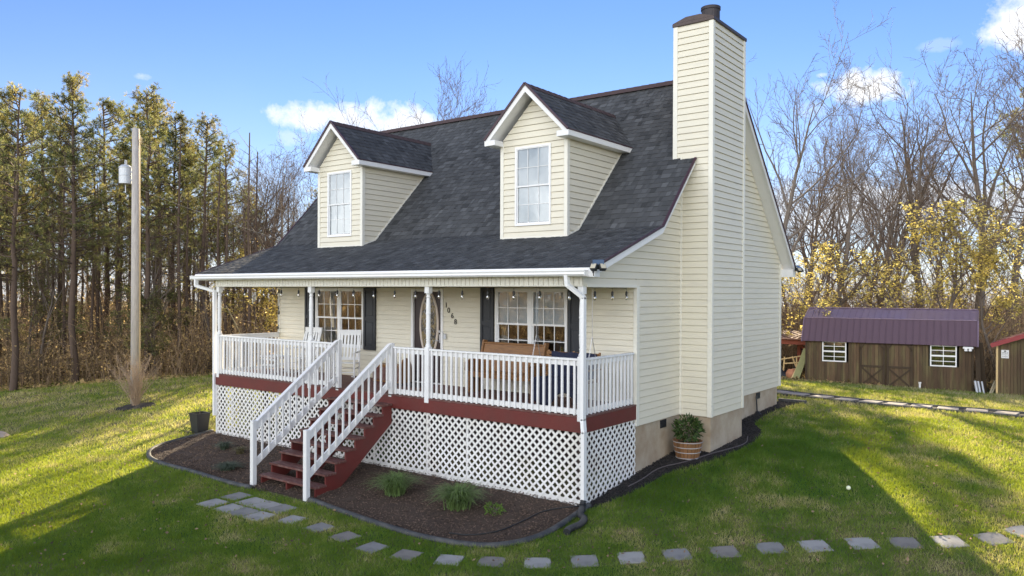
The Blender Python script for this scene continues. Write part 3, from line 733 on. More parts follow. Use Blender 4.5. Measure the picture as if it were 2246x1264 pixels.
# --- dormers
def dormer(cx, blind):
    hw = .80; yf = DY; sd = []
    zt = 5.03
    def zroof(y): return roofz(y)+.01
    mb = MB()
    wx0, wx1, wz0, wz1 = cx-.44, cx+.43, 3.38, 4.965
    siding(mb, [(cx-hw, 3.135), (cx+hw, 3.135), (cx+hw, 5.10), (cx, 5.90), (cx-hw, 5.10)], lambda u, z: (u, yf, z), (0, -1, 0), .125, openings=[(wx0, wx1, wz0, wz1)])
    side = [(yf, 3.135), (2.2, 3.275), (3.95, 5.07), (yf, 5.07)]
    siding(mb, side, lambda u, z: (cx+hw, u, z), (1, 0, 0), .125, z0=3.135)
    siding(mb, side, lambda u, z: (cx-hw, u, z), (-1, 0, 0), .125, z0=3.135)
    dm = mb.build('dormer', SIDING, house)
    mb = MB()
    for s_ in (-1, 1):
        a, b = sorted((cx+s_*(hw-.06), cx+s_*(hw+.02))); mb.box(a, b, yf-.022, yf+.07, 3.12, 5.08, bev=.003)
        mb.bar((cx+s_*(hw+.012), 2.2, 3.295), (cx+s_*(hw+.012), 3.95, 5.09), .02, .035, up=(0, -1, 1))
        mb.bar((cx+s_*(hw+.012), yf, 3.155), (cx+s_*(hw+.012), 2.2, 3.295), .02, .03)
    mb.box(cx-hw+.02, cx+hw-.02, yf-.02, yf-.012, 3.125, 3.16)
    mb.build('dormer_trim', TRIMC, dm)
    # roof
    ez, az, hx, y0 = 5.13, 6.13, 1.0, 1.50
    th = .04
    r = MB()
    for s_ in (-1, 1):
        sdv = Vector((-s_*hx, 0, az-ez)).normalized(); nd = Vector((s_*(az-ez), 0, hx)).normalized()
        Ls = math.hypot(hx, az-ez)
        og = Vector((cx+s_*hx, y0, ez))
        shingles(r, og, (0, 1, 0), sdv, nd, Ls, lambda s: (0, 2.60+1.0*s/Ls), seed=int(abs(cx)*10)+s_)
    droof = r.build('dormer_roof', SHING, house, tone=True)
    t = MB(); f = MB(); dr = MB()
    for s_ in (-1, 1):
        # roof deck + soffit under it
        a = (cx+s_*(hx-.01), ez); b = (cx, az-.012)
        vs = []
        for y, yy in ((y0+.02, y0+.02), (3.90, 4.85)):
            vs += [(a[0], y, a[1]-.01), (b[0], yy, b[1]-.004), (b[0], yy, b[1]-.10), (a[0], y, a[1]-.10)]
        t.add(vs, [(0, 1, 2, 3), (7, 6, 5, 4), (0, 4, 5, 1), (2, 6, 7, 3), (0, 3, 7, 4), (1, 5, 6, 2)])
        # front rake fascia
        vs = []
        for y in (y0-.005, y0+.02): vs += [(cx+s_*(hx-.0), y, ez-.005), (cx, y, az-.008), (cx, y, az-.155), (cx+s_*(hx-.0), y, ez-.125), ]
        f.add(vs, [(0, 1, 2, 3), (7, 6, 5, 4), (0, 4, 5, 1), (2, 6, 7, 3), (0, 3, 7, 4), (1, 5, 6, 2)])
        # side fascia and boxed eave
        x0_, x1_ = sorted((cx+s_*(hx-.005), cx+s_*(hx+.018))); f.box(x0_, x1_, y0-.006, 3.98, ez-.115, ez-.012)
        x0_, x1_ = sorted((cx+s_*(hw-.05), cx+s_*(hx-.003))); f.box(x0_, x1_, y0-.008, y0+.27, ez-.118, ez-.012+.0, bev=.002)
        x0_, x1_ = sorted((cx+s_*(hw+.0), cx+s_*(hx-.006))); t.box(x0_, x1_, y0+.26, 3.95, ez-.112, ez-.10)
        dr.bar((cx+s_*(hx+.015), y0-.012, ez+.0), (cx, y0-.012, az+.012), .04, .045, up=(0, 0, 1))
        dr.bar((cx+s_*(hx+.022), y0-.01, ez-.0), (cx+s_*(hx+.022), 3.97, ez-.0), .014, .022)
    t.build('dormer_soffit', WHITE, droof); f.build('dormer_fascia', WHITE, droof); dr.build('dormer_drip_edge', DRIP, droof)
    rc = MB(); y = y0-.01
    while y < 4.9:
        y1 = y+.2; rc.add([(cx-.11, y, az-.085), (cx, y, az+.028), (cx+.11, y, az-.085), (cx-.11, y1, az-.09), (cx, y1, az+.02), (cx+.11, y1, az-.09)], [(0, 1, 4, 3), (1, 2, 5, 4)]); y += .2
    rc.build('dormer_ridge_cap', RIDGEC, droof)
    window(wx0, wx1, wz0, wz1, yf, 1, 3, 2, blind=blind, frame=.036, thin=1)
dormer(-2.31, .97); dormer(-8.11, .97)

# --- porch deck
mb = MB()
y = .0
k = 0
yb = -.02
while yb < DY-.02:
    mb.box(W0-.01, .02, yb, min(yb+.136, DY-.015), .0, .028, tone=random.random()); yb += .14
deck = mb.build('porch_deck', REDW, house, tone=False)
mb = MB(); mb.box(W0, .015, -.018, .02, -.245, -.004, bev=.004); mb.box(-.02, .016, .02, DY, -.245, -.004, bev=.004); mb.box(W0, W0+.036, .02, DY, -.245, -.004, bev=.004)
mb.build('rim_board', REDP, deck)
mb = MB()
x = W0+.4
while x < -.2: mb.box(x-.02, x+.02, .022, DY-.01, -.2, -.002); x += .41
for x in (-10.45, -8.7, -6.96, -5.2, -3.48, -1.7, -.12): mb.box(x-.045, x+.045, .06, .15, gz(x, .1)-.05, -.2)
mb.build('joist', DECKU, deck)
# --- lattice
def lattice(u0, u1, z0fn, z1, to3d, name='lattice_panel'):
    """two layers of crossing slats + a frame; u runs along the panel"""
    mb = MB(); p = .152; hw = .0285
    zlo = min(z0fn(u0), z0fn(u1)); H = z1-zlo
    for layer, sgn in ((0, 1), (1, -1)):
        a = u0-H-1; off = (layer)*.008
        while a < u1+H+1:
            # slat centre line: u = a + sgn*(z-zlo)
            q = [(a-hw, zlo), (a+hw, zlo), (a+hw+sgn*H, z1), (a-hw+sgn*H, z1)]
            q = clip_poly(clip_poly(q, 0, u0, True), 0, u1, False) if True else q
            if len(q) >= 3:
                n = len(q); vs = [to3d(u, max(z, zlo), off) for u, z in q]+[to3d(u, max(z, zlo), off+.007) for u, z in q]
                mb.add(vs, [tuple(range(n-1, -1, -1)), tuple(range(n, 2*n))]+[(i, (i+1) % n, n+(i+1) % n, n+i) for i in range(n)])
            a += p
    return mb.build(name, LATT, house)
lat_front = lambda u, z, o: (u, .022+o, z)
for a, b in ((W0+.03, -9.96), (-9.94, -8.2), (-8.18, -6.08), (-6.06, -4.99), (-4.97, -3.53), (-3.51, -2.53), (-2.51, -.03)):
    lattice(a, b, lambda u: -1.485, -.243, lat_front)
mb = MB()
for x in (-9.95, -8.19, -6.07, -4.98, -3.52, -2.52): mb.box(x-.024, x+.024, .038, .062, -1.49, -.246)
mb.box(W0+.03, -.04, .045, .06, -1.45, -1.36)
mb.box(W0-.0, W0+.06, .016, .05, -1.49, -.246); mb.box(-.062, .004, .012, .036, -1.48, -.246); mb.box(-.03, .006, .04, .10, -1.48, -.246); mb.box(W0-.0, W0+.03, .055, .11, -1.48, -.246)
mb.build('lattice_frame', LATT, house)
def zs(u): return gz(0, u)-.01
def lattice_side(x, name):
    mb = MB(); p = .152; hw = .0285; z1 = -.243; u0, u1 = .1, DY-.01; zb = lambda u: gz(x, u)-.015; zlo = -1.5; H = z1-zlo
    for layer, sgn in ((0, 1), (1, -1)):
        off = layer*.008; a = u0-H-1
        while a < u1+H+1:
            q = [(a-hw, zlo), (a+hw, zlo), (a+hw+sgn*H, z1), (a-hw+sgn*H, z1)]
            q = clip_poly(clip_poly(q, 0, u0, True), 0, u1, False)
            if len(q) >= 3:
                n = len(q); sx = 1 if x > -5 else -1
                vs = [(x-sx*off, u, z) for u, z in q]+[(x-sx*(off+.007), u, z) for u, z in q]
                mb.add(vs, [tuple(range(n-1, -1, -1)), tuple(range(n, 2*n))]+[(i, (i+1) % n, n+(i+1) % n, n+i) for i in range(n)])
            a += p
    mb.build(name, LATT, house)
lattice_side(-.002, 'lattice_panel'); lattice_side(W0+.01, 'lattice_panel')
# --- posts and railings
def post(x, y=.03):
    mb = MB(); h = .055
    mb.box(x-h, x+h, y-h, y+h, -.06 if y < .1 else .03, 1.0, bev=.006)
    prof = [(h, 1.0), (h, 1.03), (.040, 1.06), (.038, 1.10), (.046, 1.125), (.036, 1.14), (.040, 1.16), (.047, 1.30), (.044, 1.33), (.049, 1.34), (.049, 1.36), (.044, 1.37), (.044, 1.62), (.049, 1.63), (.049, 1.65), (.044, 1.66), (.046, 1.75), (.038, 1.90), (.035, 1.93), (.046, 1.95), (.034, 1.97), (.034, 1.99), (.052, 2.02)]
    mb.lathe(prof, x, y, 20); mb.box(x-h, x+h, y-h, y+h, 2.02, 2.152, bev=.006)
    return mb.build('porch_post', WHITE, house)
for x in (-10.47, -6.97, -3.49, -.055): post(x)
RAILZ = .96
bal_src = None
def baluster(x, y, z0, z1, parent, s=.0175):
    mb = MB(); mb.box(x-s, x+s, y-s, y+s, z0, z1, bev=.002)
    return mb.build('baluster', WHITE, parent)
def rail_x(x0, x1, y=.03):
    mb = MB(); mb.box(x0, x1, y-.045, y+.045, RAILZ-.028, RAILZ+.006, bev=.005); mb.box(x0, x1, y-.005, y+.03, RAILZ-.115, RAILZ-.0285)
    r = mb.build('railing', WHITE, house); mb = MB(); mb.box(x0, x1, y-.005, y+.03, .045, .135); mb.build('bottom_rail', WHITE, r)
    n = max(1, round((x1-x0)/.124)); 
    for k in range(n):
        x = x0+(k+.5)*(x1-x0)/n+random.uniform(-.003, .003); baluster(x, y-.024, .035, RAILZ-.03, r)
def rail_y(y0, y1, x, out):
    mb = MB(); mb.box(x-.045, x+.045, y0, y1, RAILZ-.028, RAILZ+.006, bev=.005)
    a, b = sorted((x+out*.005, x-out*.03)); mb.box(a, b, y0, y1, RAILZ-.115, RAILZ-.0285)
    r = mb.build('railing', WHITE, house); mb = MB(); mb.box(a, b, y0, y1, .045, .135); mb.build('bottom_rail', WHITE, r); n = round((y1-y0)/.124)
    for k in range(n): baluster(x+out*.024, y0+(k+.5)*(y1-y0)/n, .035, RAILZ-.03, r)
rail_x(-10.41, -7.03); rail_x(-6.91, -6.12); rail_x(-4.40, -3.55); rail_x(-3.43, -.115)
rail_y(.09, DY-.05, -.055, 1); rail_y(.09, DY-.05, -10.47, -1)
# --- stairs
SX0, SX1 = -6.06, -4.46
nst = 8; rise = 1.65/9; run = .232
stair = thing('porch_steps', 'weathered red wooden porch steps with white railings climbing through the mulch bed', 'steps', ((SX0+SX1)/2, -1, -1.6), world=True)
for k in range(nst):
    zt = -rise*(k+1)+.03; y1 = -.02-run*k; y0 = y1-.27
    mb = MB(); mb.box(SX0-.0, SX1+.06, y0, y0+.13, zt-.038, zt, bev=.004); mb.box(SX0-.0, SX1+.06, y0+.137, y1, zt-.038, zt, bev=.004); mb.build('tread', REDW, stair)
for x in (SX0+.03, (SX0+SX1)/2, SX1+.02):
    mb = MB(); pts = []
    for k in range(nst):
        zt = -rise*(k+1)-.009; y1 = -.022-run*k; y0 = y1-run
        pts += [(y1, zt), (y0, zt)]
    yb = pts[-1][0]; zb = pts[-1][1]
    pts += [(yb, zb-rise+.02), (yb+.10, zb-rise+.0), (-.022, -.245-rise*1.0-.12)]
    # saw-tooth stringer as vertical strips (concave outline)
    for k in range(nst):
        zt = -rise*(k+1)-.009; y1 = -.022-run*k; y0 = y1-run
        lo = lambda y: max(gz(-5.2, y)-.02, -.20+ (y+.022)*(rise/run) - .34)
        mb.add([(xx, yy, zz) for xx in (x-.019, x+.019) for (yy, zz) in ((y0, zt), (y1, zt), (y1, lo(y1)), (y0, lo(y0)))], [(0, 1, 2, 3), (7, 6, 5, 4), (0, 4, 5, 1), (2, 6, 7, 3), (0, 3, 7, 4), (1, 5, 6, 2)])
    mb.build('stringer', REDP, stair)
def stair_rail(x):
    yb = -2.03; zb = gz(-5.2, yb); ztop = -.40
    mb = MB(); mb.box(x-.047, x+.047, yb-.047, yb+.047, zb-.05, ztop, bev=.008); mb.build('newel_post', WHITE, stair)
    mb = MB(); mb.box(x-.047, x+.047, -.02, .075, -.03, 1.03, bev=.008); mb.build('newel_post', WHITE, stair)
    sl = (1.0-(-.50))/(2.03)
    top = lambda y: -.47+(y-yb)*( (1.0+.47)/(1.99)); bot = lambda y: top(y)-.80
    mb = MB(); ya, yc = yb+.03, -.03
    sx = .02 if x < -5 else .02
    mb.bar((x, ya, top(ya)), (x, yc, top(yc)), .085, .034, up=(0, -1, 1)); mb.bar((x, ya, top(ya)-.085), (x, yc, top(yc)-.085), .036, .13)
    r = mb.build('stair_railing', WHITE, stair); mb = MB(); mb.bar((x, ya, bot(ya)+.03), (x, yc, bot(yc)+.03), .036, .115); mb.build('bottom_rail', WHITE, r)
    n = 12
    for k in range(n):
        y = ya+.06+(yc-ya-.08)*(k+.5)/n; mb = MB(); xo = x+.034
        mb.box(xo-.0165, xo+.0165, y-.0165, y+.0165, bot(y)-.01, top(y)-.04, bev=.002); mb.build('baluster', WHITE, r)
stair_rail(-6.06); stair_rail(-4.48)

# --- downspouts
mb = MB()
def rtube(mb, pts, w=.06, h=.085):
    for a, b in zip(pts[:-1], pts[1:]): mb.bar(a, b, w, h, up=(0, 1, 0) if abs(a[2]-b[2]) > .05 else (0, 0, 1))
    for p in pts[1:-1]: mb.box(p[0]-w/2, p[0]+w/2, p[1]-h/2, p[1]+h/2, p[2]-.035, p[2]+.035, bev=.012)
rtube(mb, [(-.17, -.26, 2.33), (-.16, -.24, 2.17), (.045, -.085, 1.97), (.045, -.085, -.02), (.075, -.105, -.20), (.075, -.105, -1.34)])
mb.build('downspout', VINYLW, house)
mb = MB(); rtube(mb, [(-11.02, -.26, 2.33), (-11.02, -.26, 2.17), (-10.60, -.02, 2.04), (-10.585, -.02, -1.0)]); mb.build('downspout', VINYLW, house)
# --- corrugated black drain pipe
pts = chaikin([(.075, -.11, -1.30), (.08, -.16, -1.42), (.20, -.42, gz(.2, -.42)+.05), (.36, -.50, gz(.3, -.5)+.05), (.42, -.75, gz(.4, -.75)+.05), (.36, -.98, gz(.4, -.9)+.045), (.40, -1.10, gz(.4, -1.1)+.05)], 3)
P = [Vector(p) for p in pts]; mb = MB(); fine = []
for a, b in zip(P[:-1], P[1:]):
    m = max(1, int((b-a).length/.006)); fine += [a.lerp(b, i/m) for i in range(m)]
mb.tube(fine, [.05+.005*(1 if (i//2) % 2 else -1) for i in range(len(fine))], 12); tag(mb.build('drain_pipe', BLACKM), 'black corrugated drain pipe at the foot of the corner downspout', 'pipe')
# --- floodlights on the house
def floodlight(p, rz, name='floodlight'):
    p = Vector(p); M = Matrix.Translation(p) @ Matrix.Rotation(rz, 4, 'Z')
    mb = MB(); mb.lathe([(.05, 0), (.05, .02), (.03, .03)], 0, 0, 12); mb.v = [tuple(M @ (Matrix.Rotation(PI/2, 4, 'X') @ Vector(v))) for v in mb.v]
    mb2 = MB(); mb2.tube([M @ Vector((0, -.02, 0)), M @ Vector((0, -.09, -.0))], .015, 8); 
    n = len(mb.v); mb.v += mb2.v; mb.f += [tuple(i+n for i in f) for f in mb2.f]; mb.t += mb2.t
    root = mb.build(name, BLACKM, house)
    for s_ in (-1, 1):
        R = M @ Matrix.Translation((s_*.065, -.13, -.02)) @ Matrix.Rotation(s_*.5, 4, 'Z') @ Matrix.Rotation(-.6, 4, 'X')
        h = MB(); h.box(-.055, .055, -.035, .035, -.055, .055, bev=.01); h.v = [tuple(R @ Vector(v)) for v in h.v]; h.build('lamp_head', BLACKM, root)
        g_ = MB(); g_.box(-.043, .043, -.039, -.033, -.043, .043); g_.v = [tuple(R @ Vector(v)) for v in g_.v]; g_.build('lamp_lens', LENSG, root)
    R = M @ Matrix.Translation((0, -.09, .06)) @ Matrix.Rotation(-.9, 4, 'X')
    h = MB(); h.box(-.09, .09, -.008, .008, -.06, .06); h.v = [tuple(R @ Vector(v)) for v in h.v]; h.build('solar_panel', PANELG, root)
floodlight((.33, -.10, 2.47), math.radians(30)); floodlight((.34, 9.80, 2.66), math.radians(80))

# ------------------------------------------------------------------ things on the porch
def local(objs): pass
def rocking_chair(name, label, loc, rz, group):
    r = thing(name, label, 'rocking chair', (0, 0, 0), group=group)
    m = WHITE
    for s_ in (-1, 1):
        x = s_*.25
        mb = MB(); mb.tube([(x, -.46+.92*t, .035+.10*(2*t-1)**2) for t in np.linspace(0, 1, 9)], .016, 6); mb.build('rocker', m, r)
        mb = MB(); mb.tube([(x, -.26, .05), (x, -.25, .62)], [.018, .022], 8); mb.build('front_leg', m, r)
        mb = MB(); mb.tube([(x, .22, .05), (x*.98, .24, .42), (x*.96, .33, .80), (x*.95, .44, 1.12)], [.018, .02, .02, .015], 8); mb.build('back_post', m, r)
        mb = MB(); mb.box(x-.035, x+.035, -.30, .27, .625, .65, bev=.006); mb.build('armrest', m, r)
    mb = MB()
    for k in range(8): mb.box(-.25, .25, -.26+k*.062, -.26+k*.062+.052, .40-.004*k, .418-.004*k)
    mb.build('seat', m, r)
    mb = MB()
    for k in range(6): 
        x = -.19+k*.076; mb.bar((x, .255, .46), (x, .395, 1.02), .045, .012, up=(0, 1, 0))
    mb.build('back_slats', m, r)
    mb = MB(); mb.bar((-.25, .41, 1.06), (.25, .41, 1.06), .02, .13); mb.build('headrest', m, r); mb = MB(); mb.bar((-.24, .25, .47), (.24, .25, .47), .02, .06); mb.build('back_rail', m, r)
    mb = MB(); mb.tube([(-.25, -.255, .2), (.25, -.255, .2)], .011, 6); mb.tube([(-.25, .22, .25), (.25, .22, .25)], .011, 6); mb.tube([(-.25, -.25, .28), (-.25, .23, .28)], .011, 6); mb.tube([(.25, -.25, .28), (.25, .23, .28)], .011, 6); mb.build('stretcher', m, r)
    r.location = loc; r.rotation_euler = (0, 0, rz); return r
GC = 'white rocking chairs on the porch'
rc = rocking_chair('rocking_chair', 'white rocking chair on the porch nearest the steps, back to the window', (-6.98, 1.02, .03), math.radians(35), GC)
dup(rc, (-8.75, 1.18, .03), math.radians(12), label='white rocking chair behind the second porch post, in front of the left window', group=GC)
# slatted side table
t = thing('side_table', 'low white slatted side table behind the left porch railing', 'table', (-9.35, .85, .03))
mb = MB()
for k in range(5): mb.box(-.30, .30, -.25+k*.102, -.25+k*.102+.09, .42, .445, bev=.003)
mb.build('table_top', WHITE, t)
for sx in (-1, 1):
    for sy in (-1, 1):
        mb = MB(); mb.box(sx*.25-.02, sx*.25+.02, sy*.2-.02, sy*.2+.02, 0, .42); mb.build('leg', WHITE, t)
mb = MB(); [mb.box(-.25, .25, s_*.2-.01, s_*.2+.01, a, a+.05) for s_ in (-1, 1) for a in (.34, .2)]; mb.build('apron', WHITE, t)
# pew
p = thing('wooden_pew', 'old brown wooden church pew against the wall under the right window', 'bench', (-2.65, 1.35, .03))
mb = MB(); mb.add([(x, y, z) for x in (-.74, .74) for (y, z) in ((.10, .42), (.13, .42), (.30, .98), (.26, .98))], [(0, 1, 2, 3), (7, 6, 5, 4), (0, 4, 5, 1), (2, 6, 7, 3), (0, 3, 7, 4), (1, 5, 6, 2)])
mb.box(-.76, .76, .24, .32, .96, 1.0, bev=.008); mb.build('backrest', WOODP, p)
mb = MB(); mb.box(-.74, .74, -.30, .14, .40, .435, bev=.006); mb.box(-.74, .74, -.29, -.265, .33, .40); mb.build('seat', WOODP, p)
for s_ in (-1, 1):
    mb = MB(); x = s_*.77
    mb.prism([(-.22, 0), (.24, 0), (.22, .42), (.36, 1.03), (.25, 1.04), (.16, .72), (-.20, .66), (-.31, .62), (-.32, .45), (-.20, .40)][::-1], 'x', x-.022, x+.022); mb.build('end_panel', WOODP, p)
# small red-brown box bench by the wall left of the door
p = thing('plant_box', 'reddish brown wooden box with rounded end panel left of the front door', 'planter', (-5.98, 1.45, .03))
mb = MB(); mb.box(-.42, .42, -.16, .16, .0, .36, bev=.008); mb.box(-.45, .45, -.18, .18, .36, .39, bev=.005); mb.build('box', WOODP, p)
mb = MB()
for k in range(4): mb.box(-.40+k*.205, -.40+k*.205+.19, -.17, -.161, .04, .33)
mb.build('front_board', REDW, p)
mb = MB(); mb.prism([(-.16, 0), (.16, 0), (.16, .40), (.10, .52), (0, .56), (-.10, .52), (-.16, .40)], 'x', .46, .49); mb.build('end_panel', WOODP, p)
# swing
p = thing('porch_swing', 'porch swing hung on chains at the right end of the porch', 'swing', (-1.0, .92, .45), world=False)
mb = MB()
for k in range(7): mb.box(-.58, .58, -.26+k*.07, -.26+k*.07+.058, .0, .02)
mb.build('seat', WOODP, p)
mb = MB()
for k in range(6): mb.bar((-.58, .22+.018*k, .10+k*.075), (.58, .22+.018*k, .10+k*.075), .016, .055)
for x in (-.55, 0, .55): mb.bar((x, .235, .0), (x, .345, .52), .04, .02, up=(0, 1, 0))
mb.build('backrest', WOODP, p)
for s_ in (-1, 1):
    mb = MB(); x = s_*.6; mb.box(x-.03, x+.03, -.27, .27, .22, .245, bev=.004); mb.box(x-.02, x+.02, -.25, -.21, -.02, .22); mb.build('armrest', WOODP, p)
    mb = MB()
    def chain(mb, a, b):
        a = Vector(a); b = Vector(b); L = (b-a).length; n = int(L/.03); d = (b-a).normalized()
        sx_ = d.cross(Vector((1, 0, 0))).normalized(); sy_ = d.cross(sx_)
        for i in range(n):
            c = a.lerp(b, (i+.5)/n); w = sx_ if i % 2 else sy_
            mb.bar(c-d*.018+w*.007, c+d*.018+w*.007, .004, .004); mb.bar(c-d*.018-w*.007, c+d*.018-w*.007, .004, .004)
    chain(mb, (x, 0, 1.76), (x, 0, .82)); chain(mb, (x, 0, .82), (x, -.24, .02)); chain(mb, (x, 0, .82), (x, .24, .02)); mb.build('chain', CHAIN, p)
# throw on swing
mb = MB(); nx, ny = 26, 22; vs = []
for j in range(ny+1):
    for i in range(nx+1):
        u, v = i/nx, j/ny; x = -1.45+.98*u+.02*math.sin(v*9); s_ = v*1.5
        if s_ < .42: y, z = 1.20-.07*s_/.42*1.0, .95-s_*.95
        elif s_ < .95: y, z = 1.12-(s_-.42)*.95, .50+.012*math.sin(u*20)
        else: y, z = .62-.02*math.sin(u*13+1), .49-(s_-.95)*(.62+.25*math.sin(u*7))
        vs.append((x, y+.012*math.sin(u*25+v*4), z+.008*math.sin(u*17+v*11)))
mb.add(vs, [(j*(nx+1)+i, j*(nx+1)+i+1, (j+1)*(nx+1)+i+1, (j+1)*(nx+1)+i) for j in range(ny) for i in range(nx)])
thr = mb.build('throw_blanket', FABRIC, smooth=True); sm = thr.modifiers.new('thick', 'SOLIDIFY'); sm.thickness = .012
tag(thr, 'dark navy blanket draped over the porch swing', 'blanket')
# rug at the door
mb = MB(); mb.box(-5.55, -4.75, 1.05, 1.6, .03, .042, bev=.004); tag(mb.build('door_mat', BLACKM), 'dark door mat before the front door', 'door mat')
# wind chime
t = thing('wind_chime', 'small wind chime hanging at the left end of the porch', 'wind chime', (-10.1, .75, 1.75))
mb = MB(); mb.tube([(0, 0, .46), (0, 0, .30)], .004, 5); mb.lathe([(.06, .28), (.06, .30), (.02, .31)], 0, 0, 12); mb.build('top_disc', PALE, t)
mb = MB()
for k in range(5): a = 2*PI*k/5; mb.tube([(.045*math.cos(a), .045*math.sin(a), .27), (.045*math.cos(a), .045*math.sin(a), .27-.18-.03*k)], .007, 6)
mb.build('chime_tubes', STEELP, t)
# string lights
sl = thing('string_lights', 'black cord of clear bulbs strung under the porch beam', 'string lights', (-5, .1, 2.14), world=True)
us = [500, 537, 579, 617, 655, 700, 740, 776, 820, 866, 912, 963, 1014, 1070, 1127, 1184, 1249]
yb = .12; pts = []
def plane_y(u, v, y): q = ray(u, v); t_ = (y-CAM[1])/q[1]; return CAM+q*t_
def plane_x(u, v, x): q = ray(u, v); t_ = (x-CAM[0])/q[0]; return CAM+q*t_
bulbs = [tuple(plane_y(u, 634, yb)[:2]) for u in us]+[tuple(plane_x(u, 634, -.06)[:2]) for u in (1305, 1343, 1374)]
cp = []
for i, (x, y) in enumerate(bulbs):
    cp.append((x, y, 2.125))
    if i < len(bulbs)-1:
        x2, y2 = bulbs[i+1]
        if i == 16: cp += [(-.10, .12, 2.155)]
        else: cp.append(((x+x2)/2, (y+y2)/2, 2.15-random.uniform(0, .03)))
mb = MB(); mb.tube(cp, .005, 5)
for (ax, ay) in ((-10.40, 1.70),):     # drop at the left wall corner
    mb.tube([(ax, ay, 2.15), (ax+.01, ay-.02, 1.6), (ax-.02, ay, 1.1), (ax, ay, .95)], .005, 5)
mb.build('cord', CORD, sl)
bl = bulbs+[(-10.40, 1.70)]*0
for (x, y) in bulbs:
    mb = MB(); mb.tube([(x, y, 2.125), (x, y, 2.055)], .003, 5); mb.lathe([(.010, 2.075), (.020, 2.055), (.022, 2.0)], x, y, 10); so = mb.build('socket', CORD, sl)
    mb = MB(); mb.lathe([(.012, 2.0), (.021, 1.975), (.025, 1.955), (.021, 1.93), (.008, 1.915)], x, y, 12); mb.build('bulb', BULBG, sl, smooth=True)
for k, z in enumerate((2.05, 1.62, 1.5, 1.12)):
    mb = MB(); mb.lathe([(.016, z+.04), (.018, z), (.026, z-.03), (.01, z-.07)], -10.39, 1.69-.02*(k % 2), 10); mb.build('bulb', CORD, sl, smooth=True)
#==PART2==

# ------------------------------------------------------------------ yard things
GS = 'square concrete stepping stones of the curved front path'
arc = [(641, 1142), (700.7, 1159), (756.6, 1178), (816.5, 1202.8), (891.5, 1219.5), (985.5, 1231), (1078, 1235), (1179, 1236), (1282, 1232), (1385.6, 1225), (1485, 1218),
       (1589, 1212.5), (1690, 1205), (1788, 1200.5), (1891, 1194.5), (1985, 1193.5), (2082, 1189.6), (2179, 1183), (2243, 1169)]
stones = []     # (x, y, rz, half) used to keep grass off
def paver_mesh(seed, half=.183):
    r = random.Random(seed); mb = MB(); n = 9; top = []; 
    ring = []
    for side in range(4):
        for k in range(n):
            t = -1+2*k/n; u, v = [(t, -1), (1, t), (-t, 1), (-1, -t)][side]
            j = half*(1+r.uniform(-.03, .008)); ring.append((u*j+r.uniform(-.004, .004), v*j+r.uniform(-.004, .004)))
    m = len(ring)
    vs = [(u, v, -.04) for u, v in ring]+[(u, v, .006) for u, v in ring]+[(u*.97, v*.97, .014) for u, v in ring]
    fs = [(i, (i+1) % m, m+(i+1) % m, m+i) for i in range(m)]+[(m+i, m+(i+1) % m, 2*m+(i+1) % m, 2*m+i) for i in range(m)]+[tuple(range(2*m, 3*m))]
    mb.add(vs, fs); return mb
def paver(x, y, rz, label, group, seed, half=.183, mat=None, dz=0.0):
    mb = paver_mesh(seed, half); o = mb.build('paver', mat or CONC); o.location = (x, y, gz(x, y)+dz)
    # follow the slope of the lawn
    e = .2; dx = (gz(x+e, y)-gz(x-e, y))/(2*e); dy = (gz(x, y+e)-gz(x, y-e))/(2*e); n = Vector((-dx, -dy, 1)).normalized()
    q = Vector((0, 0, 1)).rotation_difference(n); o.rotation_mode = 'QUATERNION'
    from mathutils import Quaternion
    o.rotation_quaternion = q @ Quaternion((0, 0, 1), rz+random.uniform(-.05, .05))
    tag(o, label, 'stepping stone', group); stones.append((x, y, half)); return o
CONCS = [pmat('concrete_paver_%s' % n, c, .9, .16, 7, .5, 90, color2=tuple(a*.7 for a in c), c2scale=4) for n, c in (('pale', (.35, .34, .325)), ('mid', (.25, .243, .235)), ('brown', (.235, .215, .195)))]
ap = [on_ground(u, v) for u, v in arc]
for i, (x, y) in enumerate(ap):
    a = ap[max(0, i-1)]; b = ap[min(len(ap)-1, i+1)]; rz = math.atan2(b[1]-a[1], b[0]-a[0])
    if i == 0: rz = 0.1
    lab = (ORD[i]+' stepping stone from the landing along the curved front path') if i < len(ap)-2 else ['last whole stepping stone at the right end of the curved front path', 'stepping stone cut off by the right edge of the photo'][i-len(ap)+2]
    paver(x, y, rz, 'grey '+lab, GS, i, mat=CONCS[(i*7+i//3) % 3] if i != 13 else CONCS[0])
land = [(519, 1090.6), (553, 1102), (585, 1110), (617, 1118), (467, 1105), (503, 1116), (535, 1125), (569, 1134)]
base = on_ground(*land[0])
for i, (u, v) in enumerate(land):
    x, y = on_ground(u, v); row, k = divmod(i, 4)
    lab = '%s paver from the left in the landing row %s the porch steps' % (['leftmost', 'second', 'third', 'rightmost'][k], ['nearest', 'farther from'][row])
    lab = lab.replace('leftmost paver from the left', 'leftmost paver').replace('rightmost paver from the left', 'rightmost paver')
    paver(x, y, .0, 'grey '+lab, 'concrete pavers of the landing at the steps', 40+i, .205, CONCS[0] if i % 3 else CONCS[1])
far = [(1714, 863), (1750, 867.7), (1802.6, 873.4), (1856, 879.7), (1910, 885), (1964, 890), (2021, 894.6), (2079.6, 899.7), (2143, 904), (2208, 909.8)]
fp = [on_ground(u, v) for u, v in far]
pathc = [tuple(np.array(fp[0])-4*(np.array(fp[1])-fp[0])/np.linalg.norm(np.array(fp[1])-fp[0]))]+fp+[tuple(np.array(fp[-1])+4*(np.array(fp[-1])-fp[-2])/np.linalg.norm(np.array(fp[-1])-fp[-2]))]
PC = np.array(pathc)
LP = pmat('pale_path_paver', (.30, .275, .255), .85, .1, 7, .4, 90)
